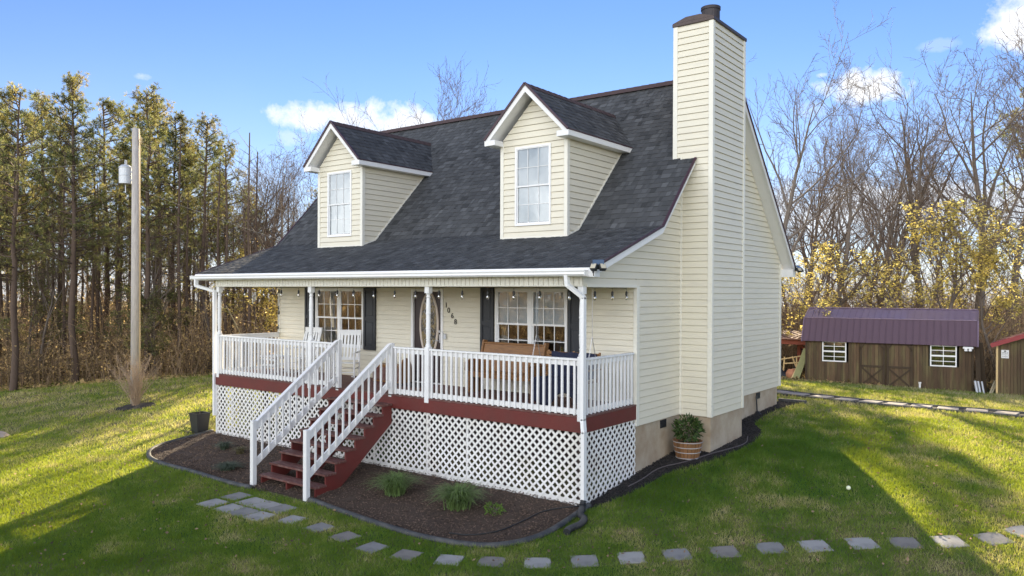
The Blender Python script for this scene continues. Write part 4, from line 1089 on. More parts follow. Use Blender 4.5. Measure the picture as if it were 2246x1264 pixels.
for i, (x, y) in enumerate(fp):
    a = fp[max(0, i-1)]; b = fp[min(len(fp)-1, i+1)]; rz = math.atan2(b[1]-a[1], b[0]-a[0])
    paver(x, y, rz, 'pale paver in the dark mulch path to the sheds, %s from the house corner' % ORD[i], 'pale pavers of the mulch path behind the house', 60+i, .24, LP, dz=.04)
# the mulch strip under them
n = len(PC); L_, R_ = [], []
for i in range(n):
    d_ = PC[min(n-1, i+1)]-PC[max(0, i-1)]; d_ /= np.linalg.norm(d_); nn = np.array([-d_[1], d_[0]]); L_.append(PC[i]+nn*.42); R_.append(PC[i]-nn*.42)
pathpoly = [tuple(p) for p in L_]+[tuple(p) for p in R_[::-1]]
tag(bed_mesh('mulch_path', pathpoly, MULCHK, .03), kind='structure')
for side, nm in ((L_, 'far'), (R_, 'near')):
    mb = MB(); mb.tube([(p[0], p[1], gz(*p)+.03) for p in side], .035, 6); o = mb.build('path_edging', EDG, smooth=True); tag(o, 'thin dark edging along the %s side of the mulch path' % nm, 'path edging')
# edging board behind the side bed
a = on_ground(1708, 882); b = on_ground(1768, 887); mb = MB(); mb.bar((a[0], a[1], gz(*a)+.05), (b[0], b[1], gz(*b)+.05), .09, .10)
tag(mb.build('landscape_timber', EDG), 'dark landscape timber at the back corner of the house', 'timber')
# ball
x, y = on_ground(1861, 1078); mb = MB(); mb.lathe([(.036*math.sin(t), .036-.036*math.cos(t)) for t in np.linspace(.05, PI-.05, 9)], 0, 0, 14)
o = mb.build('ball', BALL, smooth=True); o.location = (x, y, gz(x, y)+.02); tag(o, 'small pale ball lying on the lawn at the right', 'ball')
# rock at the left picture edge
x, y = on_ground(4, 962); mb = MB(); mb.lathe([(.18, 0), (.2, .08), (.15, .17), (.05, .21)], 0, 0, 9); mb.v = [(v[0]*(1+.2*math.sin(i*2.3)), v[1]*(1+.2*math.cos(i*1.7)), v[2]) for i, v in enumerate(mb.v)]
o = mb.build('rock', ROCK); o.location = (x-.1, y, gz(x, y)-.03); tag(o, 'brownish rock on the lawn at the left edge', 'rock')
# hose lines
pts = chaikin([on_ground(u, v)+(0,) for u, v in [(1270, 1118), (1195, 1127), (1150, 1150), (1095, 1175), (1030, 1184), (985, 1178)]])
mb = MB(); mb.tube([(p[0], p[1], gz(p[0], p[1])+.055) for p in pts], .011, 6); tag(mb.build('garden_hose', HOSE, smooth=True), 'thin black hose snaking through the front flower bed', 'hose')
pts = chaikin([on_ground(u, v)+(0,) for u, v in [(1378, 1072), (1410, 1056), (1445, 1030), (1500, 1020), (1560, 1000), (1600, 990), (1638, 978), (1640, 962)]])
mb = MB(); mb.tube([(p[0], p[1], gz(p[0], p[1])+.04) for p in pts], .010, 6); tag(mb.build('garden_hose', pmat('grey_hose', (.12, .10, .10), .6), smooth=True), 'grey hose lying in the black mulch beside the chimney base', 'hose')
# barrel planter
bx, by = on_ground(1508, 1006); bz = gz(bx, by)+.01
t = thing('barrel_planter', 'half whiskey barrel planter with steel hoops beside the chimney base', 'planter', (bx, by, bz))
mb = MB(); n = 22; H = .34; R0, R1 = .215, .285
for k in range(n):
    a0, a1 = 2*PI*k/n+.012, 2*PI*(k+1)/n-.012; tn = random.random(); vs = []
    for (r, z) in ((R0, 0), (R1, H), (R1-.025, H), (R1-.045, H-.06)): vs += [(r*math.cos(a0), r*math.sin(a0), z), (r*math.cos(a1), r*math.sin(a1), z)]
    mb.add(vs, [(0, 1, 3, 2), (2, 3, 5, 4), (4, 5, 7, 6)], tn)
mb.build('stave', WOODC, t, tone=True)
for z in (.02, .13, .225, .325):
    r = R0+(R1-R0)*z/H+.003; mb = MB(); mb.lathe([(r, z-.006), (r+.005, z-.006), (r+.006, z+.006), (r, z+.006)], 0, 0, 32, close=False); mb.build('hoop', GALV, t, smooth=False)
mb = MB(); mb.lathe([(.01, H-.045), (.14, H-.05), (R1-.035, H-.06)], 0, 0, 20, close=False); mb.build('soil', MULCHK, t)

# --- foliage helpers -------------------------------------------------
def leaf_cards(c, n_dir, length, width, jitter=1.0, tones=None):
    """thin diamond leaves: centres c (N,3), directions n_dir (N,3)"""
    n = len(c); d = n_dir/np.linalg.norm(n_dir, axis=1)[:, None]; s = np.cross(d, rng.normal(0, 1, (n, 3))); s /= np.linalg.norm(s, axis=1)[:, None]+1e-9
    L = np.asarray(length).reshape(-1, 1); Wd = np.asarray(width).reshape(-1, 1)
    up = np.cross(s, d)
    V = np.stack([c, c+d*L*.5+s*Wd*.5+up*Wd*.12, c+d*L, c+d*L*.5-s*Wd*.5+up*Wd*.12], 1).reshape(-1, 3)
    F = np.arange(n*4).reshape(-1, 4); return V, F
def prisms(P0, P1, r0, r1):
    P0 = np.asarray(P0, float); P1 = np.asarray(P1, float); n = len(P0); r0 = np.asarray(r0, float).reshape(-1, 1)*np.ones((n, 1)); r1 = np.asarray(r1, float).reshape(-1, 1)*np.ones((n, 1))
    d = P1-P0; d /= np.linalg.norm(d, axis=1)[:, None]+1e-9; ref = np.where(np.abs(d[:, 2:3]) > .9, [[1., 0, 0]], [[0, 0, 1.]])
    a = np.cross(d, ref); a /= np.linalg.norm(a, axis=1)[:, None]+1e-9; b = np.cross(d, a)
    V = []
    for P, r in ((P0, r0), (P1, r1)):
        for k in range(3): t = 2*PI*k/3; V.append(P+(a*math.cos(t)+b*math.sin(t))*r)
    V = np.stack(V, 1).reshape(-1, 3); base = (np.arange(n)*6)[:, None, None]
    F = (base+np.array([[0, 1, 4, 3], [1, 2, 5, 4], [2, 0, 3, 5]])[None]).reshape(-1, 4); return V, F

def shrub_leafy(name, label, loc, R, H, n, leaf, mat=LEAFG, stems=6, cat='shrub', group=None, z0=.35):
    t = thing(name, label, cat, loc, group=group)
    mb = MB()
    for k in range(stems): a = 2*PI*k/stems+.4; mb.tube([(0, 0, -.02), (.15*R*math.cos(a), .15*R*math.sin(a), H*.35), (.5*R*math.cos(a), .5*R*math.sin(a), H*.75)], [.014, .010, .004], 5)
    mb.build('stem', BARK, t)
    d = rng.normal(0, 1, (n, 3)); d /= np.linalg.norm(d, axis=1)[:, None]; rr = rng.uniform(.25, 1, n)**.6
    nb = rng.normal(0, 1, (14, 3)); nb /= np.linalg.norm(nb, axis=1)[:, None]
    lump = np.max(d@nb.T, axis=1); rr = rr*(.55+.5*lump)
    c = d*rr[:, None]*np.array([R, R, H*(1-z0)*.55]); c[:, 2] += H*(z0+(1-z0)*.5)
    V, F = leaf_cards(c, d+rng.normal(0, .5, (n, 3))+np.array([0, 0, .2]), rng.uniform(.7, 1.2, n)*leaf, rng.uniform(.25, .4, n)*leaf)
    make_obj('foliage', V, F, mat, t, tones=rng.uniform(0, 1, n)); return t
shrub_leafy('potted_shrub', 'round green leafy shrub growing in the half barrel planter', (bx, by, bz+.29), .27, .48, 620, .10, z0=.14)
def grass_clump(label, loc, R, H, n, mat=BLADE, droop=1.0, group='ornamental grass clumps in the front bed', name='ornamental_grass'):
    t = thing(name, label, 'ornamental grass', loc, group=group); V = []; F = []; tn = []
    for k in range(n):
        a = rng.uniform(0, 2*PI); r = R*rng.uniform(.25, 1.1); h = H*rng.uniform(.6, 1.1); w = .010; dx, dy = math.cos(a), math.sin(a)
        b0 = rng.normal(0, R*.12, 2); pts = []
        for s in np.linspace(0, 1, 6):
            pts.append((b0[0]+dx*r*s**1.3, b0[1]+dy*r*s**1.3, h*(1.9*s-1.35*droop*s*s)+.0))
        base = len(V)
        for i, p in enumerate(pts):
            ww = w*(1-.85*i/5); V += [(p[0]-dy*ww, p[1]+dx*ww, p[2]), (p[0]+dy*ww, p[1]-dx*ww, p[2])]
        tone = rng.uniform(0, 1)
        for i in range(5): F.append((base+2*i, base+2*i+1, base+2*i+3, base+2*i+2)); tn.append(tone)
    make_obj('blades', V, np.array(F), mat, t, tones=tn); return t
def gpos(u, v, dz=.03): x, y = on_ground(u, v); return (x, y, gz(x, y)+dz)
BLADED = pmat('faded_blade', (.17, .15, .075), .6, .3, 10, tone=.4, trans=.2); BLADEB = pmat('bluish_blade', (.085, .115, .075), .6, .3, 10, tone=.4, trans=.2)
grass_clump('arching green grass clump in the bed, nearest the steps', gpos(867, 1090), .52, .50, 520)
grass_clump('arching green grass clump below the lattice, the right one of two', gpos(1005, 1120), .56, .52, 620)
grass_clump('faded green grass clump at the lattice left of the steps', gpos(492, 990), .26, .24, 240, BLADEB)
grass_clump('dry straw coloured grass clump left of the steps', gpos(528, 1000), .24, .22, 160, BLADED)
grass_clump('low bluish mound of grass beside the bottom step', gpos(500, 1035), .36, .20, 420, BLADEB)
shrub_leafy('garden_plant', 'small bright green plant at the right end of the flower bed', gpos(1085, 1133), .17, .16, 220, .06, pmat('bright_leaf', (.12, .21, .03), .5, .2, 12, tone=.3, trans=.3), z0=.0, cat='plant')
shrub_leafy('garden_plant', 'low dark green plant at the base of the black planter', gpos(412, 953), .26, .10, 200, .06, LEAFG, z0=.0, cat='plant')
# black planter with twig
px, py = on_ground(438, 952); pz = gz(px, py)
t = thing('black_planter', 'tall square black planter at the left corner of the porch', 'planter', (px, py, pz)); mb = MB()
mb.add([(sx*h, sy*h, z) for z, h in ((0, .13), (.52, .18), (.52, .165), (.46, .16)) for sx, sy in ((-1, -1), (1, -1), (1, 1), (-1, 1))],
       [(3, 2, 1, 0)]+[(k*4+i, k*4+(i+1) % 4, (k+1)*4+(i+1) % 4, (k+1)*4+i) for k in range(3) for i in range(4)]+[(12, 13, 14, 15)])
mb.build('pot', BLACKM, t); mb = MB(); 
for a, b in (((-.18, -.18), (.18, -.18)), ((.18, -.18), (.18, .18)), ((.18, .18), (-.18, .18)), ((-.18, .18), (-.18, -.18))): mb.bar((*a, .51), (*b, .51), .018, .025)
mb.build('rim', BLACKM, t)
t = thing('sapling', 'thin bare sapling growing in the tall black planter', 'sapling', (px, py, pz+.46)); mb = MB(); mb.tube([(0, 0, 0), (.01, 0, .2), (0, .01, .34)], [.006, .005, .002], 5); mb.tube([(.01, 0, .15), (.07, .02, .28)], [.004, .002], 4); mb.tube([(.01, 0, .18), (-.06, -.02, .27)], [.004, .002], 4); mb.build('stem', BARK, t)

# --- utility pole
ux, uy = on_ground(297, 886); uz = gz(ux, uy); dep = (np.array([ux, uy, uz])-CAM)@FW; ztop = at(297, 283, dep)[2]
pole = thing('utility_pole', 'weathered wooden utility pole carrying a grey transformer', 'utility pole', (ux, uy, uz)); hp = ztop-uz
mb = MB(); mb.tube([(0, 0, -.3), (0, 0, hp*.5), (0, 0, hp)], [.148, .13, .108], 16); mb.build('pole', POLE, pole, smooth=True)
hz = at(280, 385, dep)[2]-uz; tr_ = RT*(-.33); mb = MB(); mb.lathe([(.02, hz-.28), (.19, hz-.27), (.19, hz-.03), (.197, hz-.02), (.19, hz-.01), (.19, hz+.22), (.20, hz+.23), (.20, hz+.25), (.12, hz+.32), (.02, hz+.33)], tr_[0], tr_[1], 20)
tf = mb.build('transformer', GALV, pole, smooth=False)
mb = MB(); mb.lathe([(.03, hz+.30), (.05, hz+.34), (.03, hz+.36), (.05, hz+.39), (.03, hz+.41), (.045, hz+.44), (.015, hz+.48)], tr_[0]+.02, tr_[1], 10); mb.build('bushing', GALV, tf)
mb = MB(); mb.bar((tr_[0], tr_[1], hz+.1), (0, 0, hz+.1), .06, .05); mb.bar((tr_[0], tr_[1], hz-.15), (0, 0, hz-.15), .06, .05); mb.tube([(tr_[0], tr_[1], hz-.3), (tr_[0]+.02, tr_[1], hz-.55)], .015, 5); mb.build('bracket', GALV, tf)
mb = MB(); pr_ = RT*.145-FW*.02
mb.tube([(pr_[0], pr_[1], .2), (pr_[0], pr_[1], hp-.2)], .014, 5); mb.lathe([(.03, hp-.5), (.05, hp-.45), (.03, hp-.4), (.05, hp-.35), (.02, hp-.28)], pr_[0]+.05, pr_[1], 8); mb.build('ground_conduit', PALE, pole)
def wire(label, a, b, sag, r=.0048, name='power_line'):
    a = Vector(a); b = Vector(b); mb = MB(); mb.tube([a.lerp(b, t)-Vector((0, 0, sag*4*t*(1-t))) for t in np.linspace(0, 1, 14)], r, 5); tag(mb.build(name, WIREM, smooth=True), label, 'wire')
P_ = Vector((ux, uy, uz))
wire('upper wire running left from the top of the utility pole', P_+Vector((0, 0, hp-.15)), Vector(at(-260, 318, dep*.95)), .15)
wire('lower wire running left from the transformer pole', P_+Vector((tr_[0], tr_[1], hz+.5)), Vector(at(-260, 385, dep*.9)), .12)
wire('wire sloping down to the right from the pole top', P_+Vector((pr_[0], pr_[1], hp-.5)), Vector((-10.9, 9.3, 2.6)), .25)
wire('service cable sloping down to the right from below the transformer', P_+Vector((pr_[0], pr_[1], hz-.45)), Vector((-10.8, 9.4, 2.3)), .3)
wire('pale guy wire seen beyond the left end of the porch', Vector(at(497, 672, 22)), Vector((*on_ground(560, 800), gz(*on_ground(560, 800)))), 0, .018, 'guy_wire')
# bush in front of the pole with its mulch ring
sx_, sy_ = on_ground(297, 893); c_ = [(sx_+.62*math.cos(a)*(1+.1*math.sin(3*a)), sy_+.55*math.sin(a)) for a in np.linspace(0, 2*PI, 24)[:-1]]
tag(bed_mesh('mulch_ring', c_, MULCHK, .06), kind='structure')
t = thing('bare_bush', 'bare twiggy bush in a ring of mulch before the utility pole', 'bush', (sx_, sy_, gz(sx_, sy_)+.03))
P0, P1, r0, r1 = [], [], [], []
for k in range(90):
    a = rng.uniform(0, 2*PI); tilt = rng.uniform(0, .62); L = rng.uniform(.9, 1.6); p = np.array([rng.normal(0, .05), rng.normal(0, .05), 0]); d_ = np.array([math.cos(a)*tilt, math.sin(a)*tilt, 1.]); d_ /= np.linalg.norm(d_)
    for s in range(5):
        q_ = p+d_*L/5; P0.append(p); P1.append(q_); r0.append(.009-.0014*s); r1.append(.0076-.0014*s)
        if s > 0:
            for _ in range(2): e = d_+rng.normal(0, .45, 3); e /= np.linalg.norm(e); P0.append(q_); P1.append(q_+e*rng.uniform(.1, .28)); r0.append(.004); r1.append(.002)
        p = q_; d_ = d_+rng.normal(0, .1, 3); d_ /= np.linalg.norm(d_)
V, F = prisms(P0, P1, r0, r1); make_obj('twigs', V, F, pmat('tan_twig', (.46, .34, .24), .8, .2, 4), t)

# ------------------------------------------------------------------ sheds
SHX0, SHX1, SHY = -2.95, 2.95, 22.0; SHB = gz(0, 22.0)-.0
def board_wall(mb, x0, x1, y, z0, z1, nrm=-1, w=.1, openings=()):
    x = x0
    while x < x1-.001:
        xe = min(x+w, x1); spans = [(z0, z1)]
        for (a, b, c, d_) in openings:
            if xe > a+.01 and x < b-.01: spans = [q for (p, r) in spans for q in ((p, min(r, c)), (max(p, d_), r)) if q[1]-q[0] > .01]
        tn = random.random()
        for a, b in spans: mb.box(x+.004, xe-.004, y-.012, y+.012, a, b, tn)
        x += w
    return mb
zb = gz(SHX0, SHY)-.12; eL = 2.07-CAM[2]+CAM[2]
ze = 2.07-32*(744.5-639)/FPX; zk = 2.07-31.6*(697-639)/FPX; zr = 2.07-33.2*(675.5-639)/FPX
def zat(u, v, y): return plane_y(u, v, y)[2]
ze = (zat(1772, 744.5, SHY)+zat(2137, 757, SHY))/2; 
shed = thing('barn_shed', 'long weathered wooden barn shed with burgundy metal roof and two white windows', 'shed', ((SHX0+SHX1)/2, SHY, zb), world=True); shed.rotation_euler = (0, 0, math.radians(6.5))
xl = plane_y(1772, 790, SHY)[0]; xr = plane_y(2133, 790, SHY)[0]
def wpx(u0, u1, v0, v1): 
    a = plane_y(u0, v0, SHY); b = plane_y(u1, v1, SHY); return (a[0], b[0], b[2], a[2])
w1 = wpx(1807, 1858, 747, 794); w2 = wpx(2039, 2097, 757, 807)
mb = MB(); board_wall(mb, xl, xr, SHY, zb-.2, ze+.05, openings=[w1, w2]); mb.box(xl+.01, xr-.01, SHY+.02, SHY+.05, zb-.2, min(w1[2], w2[2])); 
mb.build('front_wall', BARN, shed, tone=True)
SD = 3.0; yk = .42; yr_ = SD/2
zk = plane_y(1775, 697, SHY+yk)[2]; zr = plane_y(1783, 675.5, SHY+yr_)[2]
gam = [(SHY-.12, ze-.06), (SHY+yk, zk), (SHY+yr_, zr), (SHY+SD-yk, zk), (SHY+SD+.12, ze-.06)]
for x in (xl, xr):
    mb = MB(); mb.prism([(SHY, zb-.2), (SHY+SD, zb-.2), (SHY+SD, ze)]+[(p[0], p[1]-.03) for p in gam[3:0:-1]]+[(SHY, ze)], 'x', x-.012, x+.012); mb.build('end_wall', BARN, shed)
mb = MB(); mb.box(xl, xr, SHY+SD-.02, SHY+SD, zb-.2, ze); mb.build('back_wall', BARN, shed)
RO0, RO1 = xl-.12, xr+.12
lower = MB(); upper = MB()
for i, m_ in ((0, lower), (1, upper), (2, upper), (3, lower)):
    a, b = gam[i], gam[i+1]; nn = Vector((0, -(b[1]-a[1]), (b[0]-a[0]))).normalized()
    if nn.z < 0: nn = -nn
    m_.add([(x, a[0]+dy*nn.y, a[1]+dy*nn.z) for x in (RO0, RO1) for dy in (0, .02)]+[(x, b[0]+dy*nn.y, b[1]+dy*nn.z) for x in (RO0, RO1) for dy in (0, .02)], [(0, 2, 6, 4), (1, 5, 7, 3), (0, 1, 3, 2), (0, 4, 5, 1), (2, 3, 7, 6), (4, 6, 7, 5)])
    x = RO0
    while x < RO1+.001:
        m_.bar((x, a[0]+.03*nn.y, a[1]+.03*nn.z), (x, b[0]+.03*nn.y, b[1]+.03*nn.z), .022, .025, up=tuple(nn)); x += (RO1-RO0)/26
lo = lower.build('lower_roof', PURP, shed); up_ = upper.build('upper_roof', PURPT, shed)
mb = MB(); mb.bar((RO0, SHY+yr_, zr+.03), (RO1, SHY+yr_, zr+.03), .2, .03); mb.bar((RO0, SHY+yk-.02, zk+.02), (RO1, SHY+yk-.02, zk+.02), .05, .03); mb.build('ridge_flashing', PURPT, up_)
mb = MB()
for X in (RO0-.01, RO1+.01):
    for a, b in zip(gam[:-1], gam[1:]): mb.bar((X, a[0], a[1]-.01), (X, b[0], b[1]-.01), .02, .09, up=(1, 0, 0))
mb.build('gable_trim', PURPT, up_)
def shed_window(w, parent):
    x0, x1, z0, z1 = w; y = SHY-.03; mb = MB(); f = .045
    mb.box(x0, x0+f, y, SHY+.02, z0, z1); mb.box(x1-f, x1, y, SHY+.02, z0, z1); mb.box(x0+f, x1-f, y, SHY+.02, z0, z0+f); mb.box(x0+f, x1-f, y, SHY+.02, z1-f, z1); zm = (z0+z1)/2; mb.box(x0+f, x1-f, y+.006, SHY+.02, zm-.03, zm+.03)
    r = mb.build('window', VINYLW, parent); mb = MB(); xm = (x0+x1)/2; mb.box(xm-.012, xm+.012, y+.02, y+.03, z0+f, z1-f)
    for zz in ((z0+zm)/2, (zm+z1)/2): mb.box(x0+f, x1-f, y+.021, y+.031, zz-.012, zz+.012)
    mb.build('muntin', VINYLW, r); mb = MB(); mb.quad((x0, SHY, z0), (x1, SHY, z0), (x1, SHY, z1), (x0, SHY, z1)); mb.build('glass', GLASS, r)
shed_window(w1, shed); shed_window(w2, shed)
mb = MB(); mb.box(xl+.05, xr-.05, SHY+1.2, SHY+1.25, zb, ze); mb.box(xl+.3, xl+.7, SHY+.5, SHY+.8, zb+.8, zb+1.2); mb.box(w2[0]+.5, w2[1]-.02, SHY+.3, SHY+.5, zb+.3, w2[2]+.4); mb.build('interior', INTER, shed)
# double doors
DT = pmat('dark_door_trim', (.055, .036, .02), .85, .3, 4)
for (u0, u1) in ((1888, 1940), (1946, 2000)):
    a = plane_y(u0, 752, SHY); b = plane_y(u1, 845, SHY); x0, x1, z1_ = a[0], b[0], zat(1940, 752, SHY); z0_ = zb+.08
    mb = MB(); board_wall(mb, x0, x1, SHY-.03, z0_, z1_, w=.13); dd = mb.build('shed_door', BARN, shed, tone=True)
    mb = MB(); y = SHY-.055; zm = z0_+(z1_-z0_)*.46
    for p, q in (((x0+.03, z0_), (x0+.03, z1_)), ((x1-.03, z0_), (x1-.03, z1_)), ((x0, zm), (x1, zm)), ((x0, z0_+.04), (x1, z0_+.04)), ((x0, z1_-.04), (x1, z1_-.04))): mb.bar((p[0], y, p[1]), (q[0], y, q[1]), .02, .08, up=(0, 0, 1) if p[1] == q[1] else (1, 0, 0))
    for p, q in (((x0, z0_), (x1, zm)), ((x0, zm), (x1, z0_))): mb.bar((p[0], y-.004, p[1]), (q[0], y-.004, q[1]), .02, .06, up=(-(q[1]-p[1]), 0, q[0]-p[0]))
    for p, q in (((x0, z1_-.28), (x0+.2, z1_)), ((x1, z1_-.28), (x1-.2, z1_))): mb.bar((p[0], y, p[1]), (q[0], y, q[1]), .02, .06, up=(-(q[1]-p[1]), 0, q[0]-p[0]))
    mb.build('door_brace', DT, dd)
mb = MB(); mb.box(xl-.02, xl+.04, SHY-.03, SHY+.03, zb-.1, ze); mb.box(xr-.04, xr+.02, SHY-.03, SHY+.03, zb-.1, ze); mb.build('corner_board', DT, shed)
# flood light under shed eave
q0 = plane_y(2121, 766, SHY-.12); mb = MB(); mb.box(q0[0]-.17, q0[0]+.17, SHY-.14, SHY-.02, q0[2]-.02, q0[2]+.06, bev=.02); fl_ = mb.build('security_light', VINYLW, shed)
for s_ in (-1, 1): mb = MB(); mb.lathe([(.03, q0[2]-.10), (.06, q0[2]-.09), (.05, q0[2]-.02)], q0[0]+s_*.07, SHY-.14, 10); mb.build('lamp_head', VINYLW, fl_)
# white pipe
x, y = plane_y(2018, 852, SHY-.25)[:2]; mb = MB(); mb.tube([(x, SHY-.3, gz(x, SHY-.3)-.02), (x, SHY-.3, gz(x, SHY-.3)+.22)], .035, 8); mb.tube([(x, SHY-.3, gz(x, SHY-.3)+.22), (x, SHY-.3, gz(x, SHY-.3)+.27)], .05, 8); tag(mb.build('standpipe', VINYLW), 'short white pipe standing before the long shed right of its doors', 'pipe')
# lean-to
lt = thing('lean_to', 'open red timber lean-to attached to the left of the long shed', 'lean-to', (xl-2, SHY+1.6, zb), world=True)
zl0 = zat(1712, 742, SHY+.3); mb = MB()
for (x, y) in ((plane_y(1753, 800, SHY+1.0)[0], SHY+1.0), (xl-3.6, SHY+.4), (xl-3.6, SHY+2.8)):
    mb2 = MB(); mb2.box(x-.07, x+.07, y-.07, y+.07, zb-.2, zl0-.05); mb2.build('post', REDFR, lt)
mb.box(xl-3.8, xl-.04, SHY+.28, SHY+.34, zl0-.24, zl0-.04); mb.box(xl-3.8, xl-.04, SHY+2.8, SHY+2.86, zl0-.1, zl0+.1); x = plane_y(1753, 800, SHY+1.0)[0]; mb.bar((x-.1, SHY+.9, zl0-.15), (xl-.05, SHY+.9, zl0-.75), .05, .12); mb.build('beam', REDFR, lt)
mb = MB(); mb.add([(xx, yy, zz) for xx in (xl-3.9, xl-.13) for (yy, zz) in ((SHY+.15, zl0-.02), (SHY+3, zl0+.16), (SHY+3, zl0+.20), (SHY+.15, zl0+.03))], [(0, 1, 2, 3), (7, 6, 5, 4), (0, 4, 5, 1), (2, 6, 7, 3), (0, 3, 7, 4), (1, 5, 6, 2)])
k = xl-3.9
while k < xl-.2: mb.bar((k, SHY+.15, zl0+.04), (k, SHY+3, zl0+.21), .03, .03); k += .23
mb.build('metal_roof', pmat('weathered_red_roof', (.30, .17, .13), .45, .2, 5, metal=.2), lt)
def yard_box(): pass
def gpt(u, v): x, y = on_ground(u, v); return x, y, gz(x, y)
x, y = plane_y(1758, 828, SHY-.1)[:2]; z = gz(x, SHY-.1)
mb = MB(); mb.bar((x-.25, SHY-.1, z-.02), (x+.14, SHY+.12, z+1.28), .26, .035, up=(0, 1, 0)); tag(mb.build('leaning_board', pmat('mossy_board', (.30, .30, .14), .8, .2, 5)), 'wide pale green board leaning on the left end of the shed', 'board')
mb = MB(); mb.bar((x-.42, SHY-.14, z-.02), (x-.22, SHY+.1, z+.55), .06, .05, up=(0, 1, 0)); tag(mb.build('pale_plank', PALE), 'short pale plank standing left of the green board', 'plank')
x, y = plane_y(1737, 820, SHY+.2)[:2]; z = gz(x, SHY+.2); mb = MB(); mb.lathe([(.16, 0), (.25, .10), (.26, .28), (.18, .40), (.19, .42)], x, SHY+.25, 14); mb.v = [(v[0], v[1], v[2]+z) for v in mb.v]; tag(mb.build('clay_pot', CLAY, smooth=True), 'orange clay pot under the red lean-to', 'pot')
x = plane_y(1716, 820, SHY+.4)[0]; z = gz(x, SHY+.4); mb = MB(); nn = 12
mb.add([(x-.9+1.35*i/nn, SHY+.5+.35*math.sin(j*1.7+i*.4)*.3+.25*j, z+(1.05*(1-(i/nn))**1.1)*(1-.1*j)*(1 if j < 3 else 0)+.04*math.sin(i*2.2+j)) for j in range(4) for i in range(nn+1)]+[(x-.9+1.35*i/nn, SHY+.45, z-.03) for i in range(nn+1)],
       [(j*(nn+1)+i, j*(nn+1)+i+1, (j+1)*(nn+1)+i+1, (j+1)*(nn+1)+i) for j in range(3) for i in range(nn)]+[(4*(nn+1)+i, 4*(nn+1)+i+1, i+1, i) for i in range(nn)])
tag(mb.build('tarp_heap', TARP, smooth=True), 'black tarp heap behind the house corner under the lean-to', 'tarp')
x = plane_y(1735, 790, SHY+.6)[0]; z = gz(x, SHY+.6); mb = MB()
for a, b in (((-.35, .0), (-.28, .9)), ((.25, 0), (.22, .95)), ((-.45, .78), (.45, .98)), ((-.3, .62), (.6, .72)), ((.05, .95), (.2, .5))): mb.bar((x+a[0], SHY+.6, z+a[1]), (x+b[0], SHY+.65, z+b[1]), .05, .06, up=(0, 1, 0))
tag(mb.build('scrap_wood_frame', PALE), 'pale broken wooden frame standing under the red lean-to', 'scrap wood')
# leaning boards, pipes right of the long shed
for k, (u0, u1, v0, v1, m, lab) in enumerate(((2143, 2148, 745, 858, DT, 'dark board leaning against the right end of the long shed, the nearer one'), (2150, 2160, 752, 858, DT, 'dark board leaning beside the right end of the long shed, the farther one'))):
    a = plane_y(u1, v1, SHY+.2+.2*k); b = plane_y(u0, v0, SHY+.5); mb = MB(); mb.bar((a[0], a[1], gz(a[0], a[1])-.03), tuple(b), .16, .05, up=(0, 1, 0)); tag(mb.build('dark_board', m), lab, 'board')
for k, u in enumerate((2141, 2148, 2156)):
    a = plane_y(u, 858, SHY-.02); mb = MB(); zz = gz(a[0], SHY-.02); mb.tube([(a[0]+.05, SHY-.1, zz-.02), (a[0]-.05, SHY+.1, zz+.42)], .035 if k else .05, 8); tag(mb.build('metal_pipe', STEELP), ['thick grey pipe piece at the right foot of the long shed', 'middle thin grey pipe in the gap between the sheds', 'rightmost thin grey pipe in the gap between the sheds'][k], 'pipe')
for k, (u0, u1) in enumerate(((2170, 2182), (2174, 2186))):
    a = plane_y(u0, 861, SHY-.3); b = plane_y(u1, 836+4*k, SHY-.1); mb = MB(); mb.bar((a[0], SHY-.3, gz(a[0], SHY-.3)-.02), (b[0], SHY-.08, b[2]), .05, .09, up=(0, 1, 0)); tag(mb.build('plank', LUMB), ['upper', 'lower'][k]+' grey plank leaning on the corner of the red roofed shed', 'plank')
# second shed
S2Y = 21.6; s0 = plane_y(2187, 800, S2Y)[0]; z2 = gz(s0, S2Y)-.05; ev = zat(2187, 752, S2Y)
sh2 = thing('small_shed', 'weathered wooden shed with red metal roof cut off by the right edge', 'shed', (s0+1.8, S2Y+1.5, z2), world=True); Wd = 3.7; apx = ev+Wd/2*.38
mb = MB(); x = s0
while x < s0+Wd-.01:
    xe = min(x+.1, s0+Wd); h = lambda q: ev+(Wd/2-abs(q-s0-Wd/2))*.38; tn = random.random()
    mb.add([(xx, yy, zz) for yy in (S2Y-.012, S2Y+.012) for (xx, zz) in ((x+.004, z2-.2), (xe-.004, z2-.2), (xe-.004, h(xe)), (x+.004, h(x)))], [(0, 1, 2, 3), (7, 6, 5, 4), (0, 4, 5, 1), (1, 5, 6, 2), (2, 6, 7, 3), (3, 7, 4, 0)], tn); x += .1
mb.build('front_wall', BARN, sh2, tone=True)
mb = MB(); mb.box(s0-.01, s0+.012, S2Y, S2Y+3.2, z2-.2, ev); mb.box(s0+Wd-.01, s0+Wd+.01, S2Y, S2Y+3.2, z2-.2, ev); mb.box(s0, s0+Wd, S2Y+3.18, S2Y+3.2, z2-.2, ev); mb.build('side_wall', BARN, sh2)
mb = MB(); mb.box(s0-.03, s0+.03, S2Y-.025, S2Y+.03, z2-.1, ev); mb.build('corner_board', PALE, sh2)
mb = MB()
